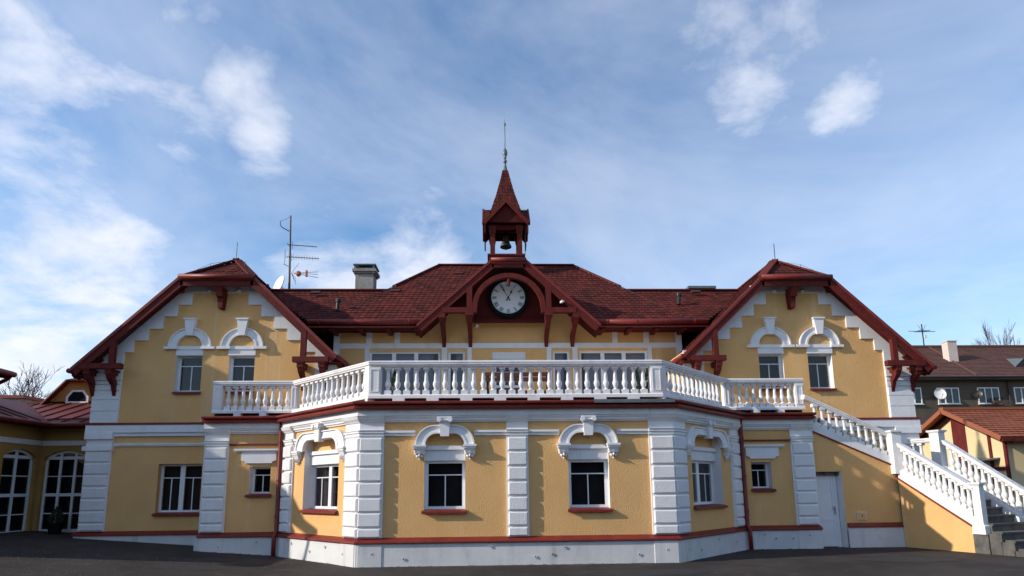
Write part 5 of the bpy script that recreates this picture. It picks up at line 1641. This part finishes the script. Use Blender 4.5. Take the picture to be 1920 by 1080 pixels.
# ------------------------------------------------------------------ aerial mast and dish behind the left ridge
an = empty('aerial_mast', (-7.78, 7.6, 8.6), 'steel television mast with several aerials behind the left roof ridge', 'antenna')
MX, MY = -7.80, 7.6
MB().tube([(MX, MY, 8.2), (MX - .10, MY, 11.58)], [.045, .03], 8).build('mast', 'dark_metal', an)
b = MB(); b.tube([(MX - .07, MY, 10.95), (MX - .38, MY, 11.12), (MX - .46, MY, 11.22), (MX - .47, MY, 11.36)], .018, 6); b.tube([(MX - .47, MY, 11.36), (MX - .25, MY, 11.45), (MX - .10, MY, 11.55)], .006, 5); b.build('top_arm', 'dark_metal', an)
for z, l, dz in ((10.42, .96, -.06), (9.96, 1.04, -.05)):
    b = MB(); x0 = MX - .03
    b.tube([(x0 - .10, MY - .05, z + .02), (x0 + l, MY - .05, z + dz)], .012, 6)
    for k in range(10):
        x = x0 + .12 + (l - .16) * k / 9; zz = z + dz * k / 9
        hh = .10 if z < 10 else .015
        if z < 10:
            b.tube([(x, MY - .05, zz - hh), (x, MY - .05, zz + hh)], .004, 4)
        b.tube([(x, MY - .16, zz), (x, MY + .10, zz)], .004, 4)
    b.tube([(x0 + .06, MY - .05, z - .15), (x0 + .06, MY - .05, z + .15)], .007, 5)
    b.build('yagi_aerial', 'dark_metal', an)
b = MB(); z = 9.36; x0 = MX
for dy, dz in ((0, .05), (-.02, -.05), (.02, -.16)):
    b.tube([(x0 + .12, MY - .05, z), (x0 + 1.0, MY - .05 + dy, z + dz)], .009, 5)
for a in (-.42, -.32, .38, -.22):
    b.tube([(x0 + .05, MY - .05, z), (x0 + .05 + .25 * (1 if a > 0 else .7), MY - .05, z + a)], .007, 5)
b.build('log_aerial', 'dark_metal', an)
MB().lathe([(.02, -.12), (.09, -.06), (.09, .05), (.03, .09)], (x0 + .30, MY - .05, z - .01), 8).build('dipole_box', 'orange_plastic', an)
MB().box(x0 + .56, x0 + .62, MY - .09, MY - .01, z - .13, z + .10).build('director_clip', 'orange_plastic', an)
b = MB(); b.tube([(MX - .23, MY, 9.75), (MX - .23, MY, 10.25)], .009, 5); b.tube([(MX - .23, MY, 9.98), (MX - .03, MY, 10.0)], .009, 5); b.tube([(MX - .26, MY, 9.72), (MX - .05, MY, 9.62)], .012, 5); b.tube([(MX - .18, MY, 10.5), (MX - .03, MY, 10.38)], .012, 5); b.build('side_dipole', 'dark_metal', an)


def dish(name, c, aim, rad, label, material='dish_white'):
    t = empty(name, c, label, 'satellite dish')
    d = Vector(aim).normalized(); s = d.cross(Vector((0, 0, 1))).normalized(); u_ = s.cross(d)
    m = MB(); c = Vector(c); rings = 5; n = 24
    vs_ = [c - d * rad * .22]
    for i in range(1, rings + 1):
        rr = rad * i / rings
        for j in range(n):
            a = 2 * math.pi * j / n
            vs_.append(c + (s * math.cos(a) * .92 + u_ * math.sin(a)) * rr - d * rad * .22 * (1 - (i / rings) ** 2))
    fs = [(0, 1 + j, 1 + (j + 1) % n) for j in range(n)]
    for i in range(rings - 1):
        for j in range(n):
            fs.append((1 + i * n + j, 1 + (i + 1) * n + j, 1 + (i + 1) * n + (j + 1) % n, 1 + i * n + (j + 1) % n))
    k = len(vs_); vs_ += [v - d * .02 for v in vs_]
    fs += [tuple(i + k for i in reversed(f_)) for f_ in fs]
    m.add(vs_, fs); m.build('reflector', material, t)
    b = MB(); b.tube([c - u_ * rad * .95, c + d * rad * .8 - u_ * rad * .45], .012, 5); b.tube([c + d * rad * .72 - u_ * rad * .48, c + d * rad * .9 - u_ * rad * .40], .03, 6); b.build('feed_arm', 'dark_metal', t)
    b = MB(); b.tube([c - d * rad * .2, c - d * rad * .5, c - d * rad * .5 - u_ * rad * 1.5], .02, 6); b.build('dish_mount', 'grey_metal', t)


dish('satellite_dish', (-8.28, 7.75, 8.98), (-.75, -.75, .3), .40, 'pale satellite dish behind the left roof ridge beside the mast')

# ------------------------------------------------------------------ background on the right: apartment block
ap = empty('apartment_block', (44, 38, 0), 'long brown apartment block with a tiled roof behind the staircase', 'apartment block')
BF = Fr((0, 34), (1, 0), (0, -1))
MB().box(29, 66, 34, 45, 0, 10.2).build('wall', 'brown_render', ap)
m = MB(); rp = [(28.3, 33.3, 10.15), (66.7, 33.3, 10.15), (66.7, 39.5, 14.0), (33, 39.5, 14.0)]
m.slab(rp, .25); m.slab([(28.3, 45.7, 10.15), (66.7, 45.7, 10.15), (66.7, 39.5, 14.0), (33, 39.5, 14.0)], .25); m.slab([(28.3, 33.3, 10.15), (33, 39.5, 14.0), (28.3, 45.7, 10.15)], .25)
ar_ = m.build('roof', 'tile_brown', ap)
t_ = MB(); shingles(t_, rp, .33, .42, .045, random.Random(9)); t_.build('tiles', 'tile_brown', ar_, kind='stuff')
MB().bar((33, 39.5, 14.08), (66.7, 39.5, 14.08), .32, .16).build('ridge_tiles', 'tile_brown', ar_)
MB().bar((38.4, 33.4, 10.30), (39.3, 39.4, 14.02), .12, .08).build('valley_strip', 'tile_brown', ar_)
MB().tube([(28.3, 33.2, 10.08), (66.7, 33.2, 10.08)], .09, 8).build('gutter', 'dark_metal', ar_)
MB().tube([(41.3, 33.85, 10.0), (41.3, 33.85, 0)], .07, 8).build('downpipe', 'dark_metal', ap)
MB().box(28.6, 66.5, 33.35, 34.0, 9.92, 10.05).build('soffit', 'brown_render', ap)
for zz in (8.03, 5.0, 1.9):
    for a in (32.3, 35.42, 38.75, 41.80, 45.1, 48.4):
        if zz < 6 and a > 40: continue
        w = MB(); wd = 1.80
        w.fbox(BF, a, a + wd, zz, zz + .07, 0, .06); w.fbox(BF, a, a + wd, zz + 1.25, zz + 1.33, 0, .06)
        for k in range(4):
            s = a + (wd - .08) * k / 3
            w.fbox(BF, s, s + .08, zz + .07, zz + 1.25, 0, .06)
        wo_ = w.build('window', 'pvc_white', ap)
        for k in range(3):
            s = a + (wd - .08) * k / 3 + .08
            MB().fbox(BF, s, s + (wd - .08) / 3 - .08, zz + .07, zz + 1.25, .005, .02).build('pane', 'glass', wo_)
        MB().fbox(BF, a + .02, a + wd - .02, zz + .03, zz + 1.3, .0005, .003).build('pane_backing', 'room_dark', wo_)  # dark sheet for the unlit rooms behind
        MB().fbox(BF, a - .05, a + wd + .05, zz - .06, zz, 0, .16).build('sill', 'dish_white', wo_)
m = MB(); m.box(38.55, 39.35, 36.2, 36.9, 11.8, 13.75); m.box(38.5, 39.4, 36.14, 36.96, 13.75, 13.82); m.build('chimney', 'pink_render', ar_)
m = MB(); m.add([(43.1, 35.0, 11.2), (44.9, 35.0, 11.2), (44.0, 35.0, 12.0), (44.0, 37.2, 12.4)], [(0, 2, 3), (1, 2, 3)]); m.build('dormer_vent', 'slate_metal', ar_)
m = MB(); m.add([(43.15, 35.02, 11.2), (44.85, 35.02, 11.2), (44.0, 35.02, 11.95)], [(0, 1, 2)]); m.build('vent_opening', 'room_dark', ar_)
dish('satellite_dish', (35.30, 33.5, 8.80), (-.25, -1, .25), .47, 'white satellite dish on the brown block beside its window')
dish('satellite_dish', (38.45, 33.6, 8.75), (-.6, -1, .3), .34, 'dark satellite dish on the brown block near the geranium window', 'bronze')
fb = empty('window_box', (40.0, 33.7, 8.0), 'dark red flower box under a window of the brown block', 'flower box')
MB().box(39.7, 40.4, 33.55, 33.8, 8.02, 8.2).build('trough', 'bench_wood', fb)
m = MB(); rn = random.Random(2)
for i in range(60):
    c = Vector((rn.uniform(39.7, 40.4), rn.uniform(33.5, 33.8), rn.uniform(8.18, 8.45)))
    m.add([c, c + Vector((.07, 0, .03)), c + Vector((.03, -.02, .09))], [(0, 1, 2)])
m.build('flowers', 'red_panel', fb)
ra = empty('roof_aerial', (34.9 * 1.1, 39.5, 14), 'wide television aerial on the ridge of the brown block', 'antenna')
x, y = 39.0, 39.6
MB().tube([(x, y, 13.9), (x, y, 16.2)], .05, 6).build('mast', 'dark_metal', ra)
b = MB(); b.tube([(x - 1.3, y, 15.55), (x + 1.2, y, 15.5)], .03, 5)
for k in range(7): b.tube([(x - .5 + k * .17, y - .4, 15.55), (x - .5 + k * .17, y + .4, 15.55)], .02, 4)
for k in (-.35, 0, .35): b.tube([(x, y, 15.5), (x + k, y, 16.1)], .02, 4)
b.build('aerial_rods', 'dark_metal', ra)
MB().box(x + .05, x + .25, y - .15, y, 14.9, 15.15).build('amplifier', 'dish_white', ra)

# ------------------------------------------------------------------ orange-roofed shed behind the stair
sh = empty('shed', (19, 8, 0), 'cream shed with an orange tiled roof and dark red boards behind the stairs', 'shed')
SX0, SY, SZR, SZE, SHW, SXE = 21.3, 15.2, 5.20, 3.62, 3.3, 46
m = MB()
rpf = [(SX0, SY - SHW, SZE), (SXE, SY - SHW, SZE), (SXE, SY, SZR), (SX0, SY, SZR)]
rpb = [(SX0, SY + SHW, SZE), (SXE, SY + SHW, SZE), (SXE, SY, SZR), (SX0, SY, SZR)]
m.slab(rpf, .08); m.slab(rpb, .08); sr = m.build('roof', 'tile_orange', sh)
t_ = MB(); shingles(t_, rpf, .28, .30, .045, random.Random(4)); t_.build('tiles', 'tile_orange', sr, kind='stuff')
MB().bar((SX0, SY, SZR + .06), (SXE, SY, SZR + .06), .28, .12).build('ridge_tiles', 'tile_orange', sr)
for sg in (-1, 1):
    MB().bar((SX0 - .02, SY, SZR - .05), (SX0 - .02, SY + sg * SHW, SZE - .05), .05, .20).build('verge_board', 'tile_orange', sr)
    MB().bar((SX0 + .03, SY + sg * (SHW - .05), SZE - .12), (SXE, SY + sg * (SHW - .05), SZE - .12), .14, .14).build('eaves_beam', 'red_timber', sr)
    MB().bar((SX0 + .45, SY, SZR - .20), (SX0 + .45, SY + sg * SHW, SZE - .20), .12, .18).build('rafter', 'red_panel', sr)
WX = 21.9
HWD = 2.75
gz_ = lambda y: SZR - .12 - abs(y - SY) * (SZR - SZE) / SHW
m = MB(); m.add([(WX, SY - HWD, 0), (WX, SY + HWD, 0), (WX, SY + HWD, gz_(SY + HWD)), (WX, SY, gz_(SY)), (WX, SY - HWD, gz_(SY - HWD))], [(0, 1, 2, 3, 4)])
m.add([(WX, SY - HWD, 0), (SXE, SY - HWD, 0), (SXE, SY - HWD, 3.7), (WX, SY - HWD, 3.7)], [(0, 1, 2, 3)]); m.build('wall', 'cream_render', sh)
pb = MB(); y0, y1 = SY - .62, SY + .22
pb.add([(WX - .03, y0, 1.0), (WX - .03, y1, 1.0), (WX - .03, y1, gz_(y1)), (WX - .03, SY, gz_(SY)), (WX - .03, y0, gz_(y0))], [(0, 1, 2, 3, 4)]); pb.build('boarded_panel', 'red_timber', sh)
for y in (SY - 1.95, SY + 1.6, SY - HWD):
    MB().box(WX - .06, WX + .02, y - .07, y + .07, 0, gz_(y)).build('post', 'red_timber', sh)
MB().box(WX - .07, WX + .01, SY - HWD, SY - .65, 2.20, 2.36).build('cross_rail', 'red_timber', sh)
MB().slab([(WX - 1.0, SY - 2.4, 2.62), (WX - .02, SY - 2.4, 2.78), (WX - .02, SY - .7, 2.78), (WX - 1.0, SY - .7, 2.62)], .06).build('lean_to_sheet', 'slate_metal', sh)


# ------------------------------------------------------------------ bare trees
def bare_tree(name, base, height, spread, label, seed, lv=5, r0=.16, gap=.34, upr=.8):
    t = empty(name, base, label, 'tree')
    rn = random.Random(seed); tr = MB(); cw = MB()
    base = Vector(base)

    def grow(p, d, ln, rad, level):
        n = 4; pts = [p]; cur = p; dd = d
        for i in range(n):
            dd = (dd + Vector((rn.uniform(-1, 1), rn.uniform(-1, 1), rn.uniform(-.3, .6))) * (.04 if level == 0 else .12)).normalized()
            cur = cur + dd * ln / n; pts.append(cur)
        (tr if level < 2 else cw).tube(pts, [rad * (1 - .45 * i / n) for i in range(n + 1)], 6 if level < 2 else 4, cap=False)
        if level >= lv: return
        k = rn.randint(3, 4) if level else 6
        for i in range(k):
            f_ = rn.uniform(.35, 1.0) if level else rn.uniform(.35, 1.0)
            q = pts[0].lerp(pts[-1], f_)
            idx = min(n - 1, int(f_ * n)); q = pts[idx].lerp(pts[idx + 1], f_ * n - idx)
            nd = (dd * upr + Vector((rn.uniform(-1, 1), rn.uniform(-1, 1), rn.uniform(-.1, .9))) * spread).normalized()
            grow(q, nd, ln * rn.uniform(.5, .75), max(.012, rad * .5), level + 1)

    grow(base, Vector((0, 0, 1)), height * .45, r0, 0)
    tr.build('trunk', 'bark', t); cw.build('crown', 'twig', t)


bare_tree('bare_tree', (-26.0, 22, 0), 9.6, .75, 'bare tree behind the annex ridge, left of its dormer', 21, 5, .14)
bare_tree('bare_tree', (-31.0, 24, 0), 7.4, .55, 'slim bare sapling behind the annex ridge at the left edge', 33, 4, .07)
bare_tree('bare_tree', (72.0, 66, 0), 22.8, .24, 'tall narrow bare birch behind the brown apartment block', 12, 6, .25, upr=1.2)
bare_tree('bare_tree', (69.0, 66, 0), 18.0, .6, 'lower bare tree left of the tall birch behind the block', 14, 5, .22)
ch = empty('far_chimney', (-20.5, 12, 0), 'small rendered chimney top above the annex ridge at the left edge', 'chimney')
MB().box(-21.6, -20.0, 12, 13, 3, 5.55).build('stack', 'chimney_render', ch); MB().box(-21.7, -19.9, 11.9, 13.1, 5.55, 5.68).build('cap', 'red_metal', ch)

# ------------------------------------------------------------------ litter and patches on the tarmac
rn = random.Random(11); m = MB()
for i in range(3600):
    x = rn.uniform(-12.5, -3.5); y = rn.uniform(-5.0, 1.3)
    if rn.random() < (x + 12.5) / 9: continue
    s = rn.uniform(.006, .018); z = gh(x, y)
    a = rn.uniform(0, 6.28)
    c, d = math.cos(a) * s, math.sin(a) * s
    m.add([(x + c, y + d, z), (x - d, y + c, z), (x - c, y - d, z), (x + d, y - c, z), (x, y, z + s * .9)], [(0, 1, 4), (1, 2, 4), (2, 3, 4), (3, 0, 4)])
tag(m.build('grit', 'grit'), 'loose grit scattered over the tarmac in the lower left', 'grit', kind='stuff')

# ------------------------------------------------------------------ unseen wood added behind the viewer to darken the reflections in the panes
rn = random.Random(31); m = MB()
for row in range(3):
    pts = []
    for i in range(96):
        x = -95 + i * 2; y = -50 - row * 4 + .002 * x * x
        top = 8.0 + row * .8 + 1.8 * math.sin(x * .21 + row) + 1.2 * math.sin(x * .57 + 1 + 2 * row) + rn.uniform(-.7, .7)
        pts.append((x, y, top))
    for i in range(40):
        x, y = 96 - i * .35 + row * 4, -32 + i * 2.0
        pts.append((x, y, 9 + row + 1.8 * math.sin(y * .3 + row) + rn.uniform(-.7, .7)))
    for (x0, y0, t0), (x1, y1, t1) in zip(pts[:-1], pts[1:]):
        m.add([(x0, y0, -.2), (x1, y1, -.2), (x1, y1 - .8, t1 * .7), (x0, y0 - .8, t0 * .7), (x1, y1 - 2, t1), (x0, y0 - 2, t0)], [(0, 1, 2, 3), (3, 2, 4, 5)])
tag(m.build('added_wood', 'far_leaf'), 'unseen dark wood added across the street to darken the window reflections', 'wood', kind='stuff')

# patches in the tarmac
def patch(name, cx_, cy_, rx, ry, seed, material):
    rn = random.Random(seed); n = 26; vs_ = [(cx_, cy_, gh(cx_, cy_) + .004)]
    for i in range(n):
        a = 2 * math.pi * i / n; q = rn.uniform(.78, 1.15)
        x, y = cx_ + math.cos(a) * rx * q, cy_ + math.sin(a) * ry * q
        vs_.append((x, y, gh(x, y) + .004))
    m = MB(); m.add(vs_, [(0, 1 + i, 1 + (i + 1) % n) for i in range(n)])
    tag(m.build(name, material), kind='structure')


patch('tarmac_patch', -7.0, -.2, .75, .35, 3, 'patch_asphalt')
patch('tarmac_patch', 2.2, -1.5, 1.6, .45, 5, 'patch_asphalt')
patch('tarmac_patch', 8.6, -.1, 1.2, .5, 8, 'patch_asphalt')
rn = random.Random(77)
for k in range(5):          # hairline cracks
    x, y = rn.uniform(-8, 9), rn.uniform(-2.6, -.6); m = MB(); a = rn.uniform(-.5, .5)
    pts = [(x, y)]
    for i in range(14):
        a += rn.uniform(-.5, .5); a *= .8
        x += math.cos(a) * .16; y += math.sin(a) * .16; pts.append((x, y))
    for (x0, y0), (x1, y1) in zip(pts[:-1], pts[1:]):
        w = rn.uniform(.004, .010)
        m.add([(x0, y0 - w, gh(x0, y0) + .005), (x1, y1 - w, gh(x1, y1) + .005), (x1, y1 + w, gh(x1, y1) + .005), (x0, y0 + w, gh(x0, y0) + .005)], [(0, 1, 2, 3)])
    tag(m.build('tarmac_crack', 'room_dark'), kind='structure')
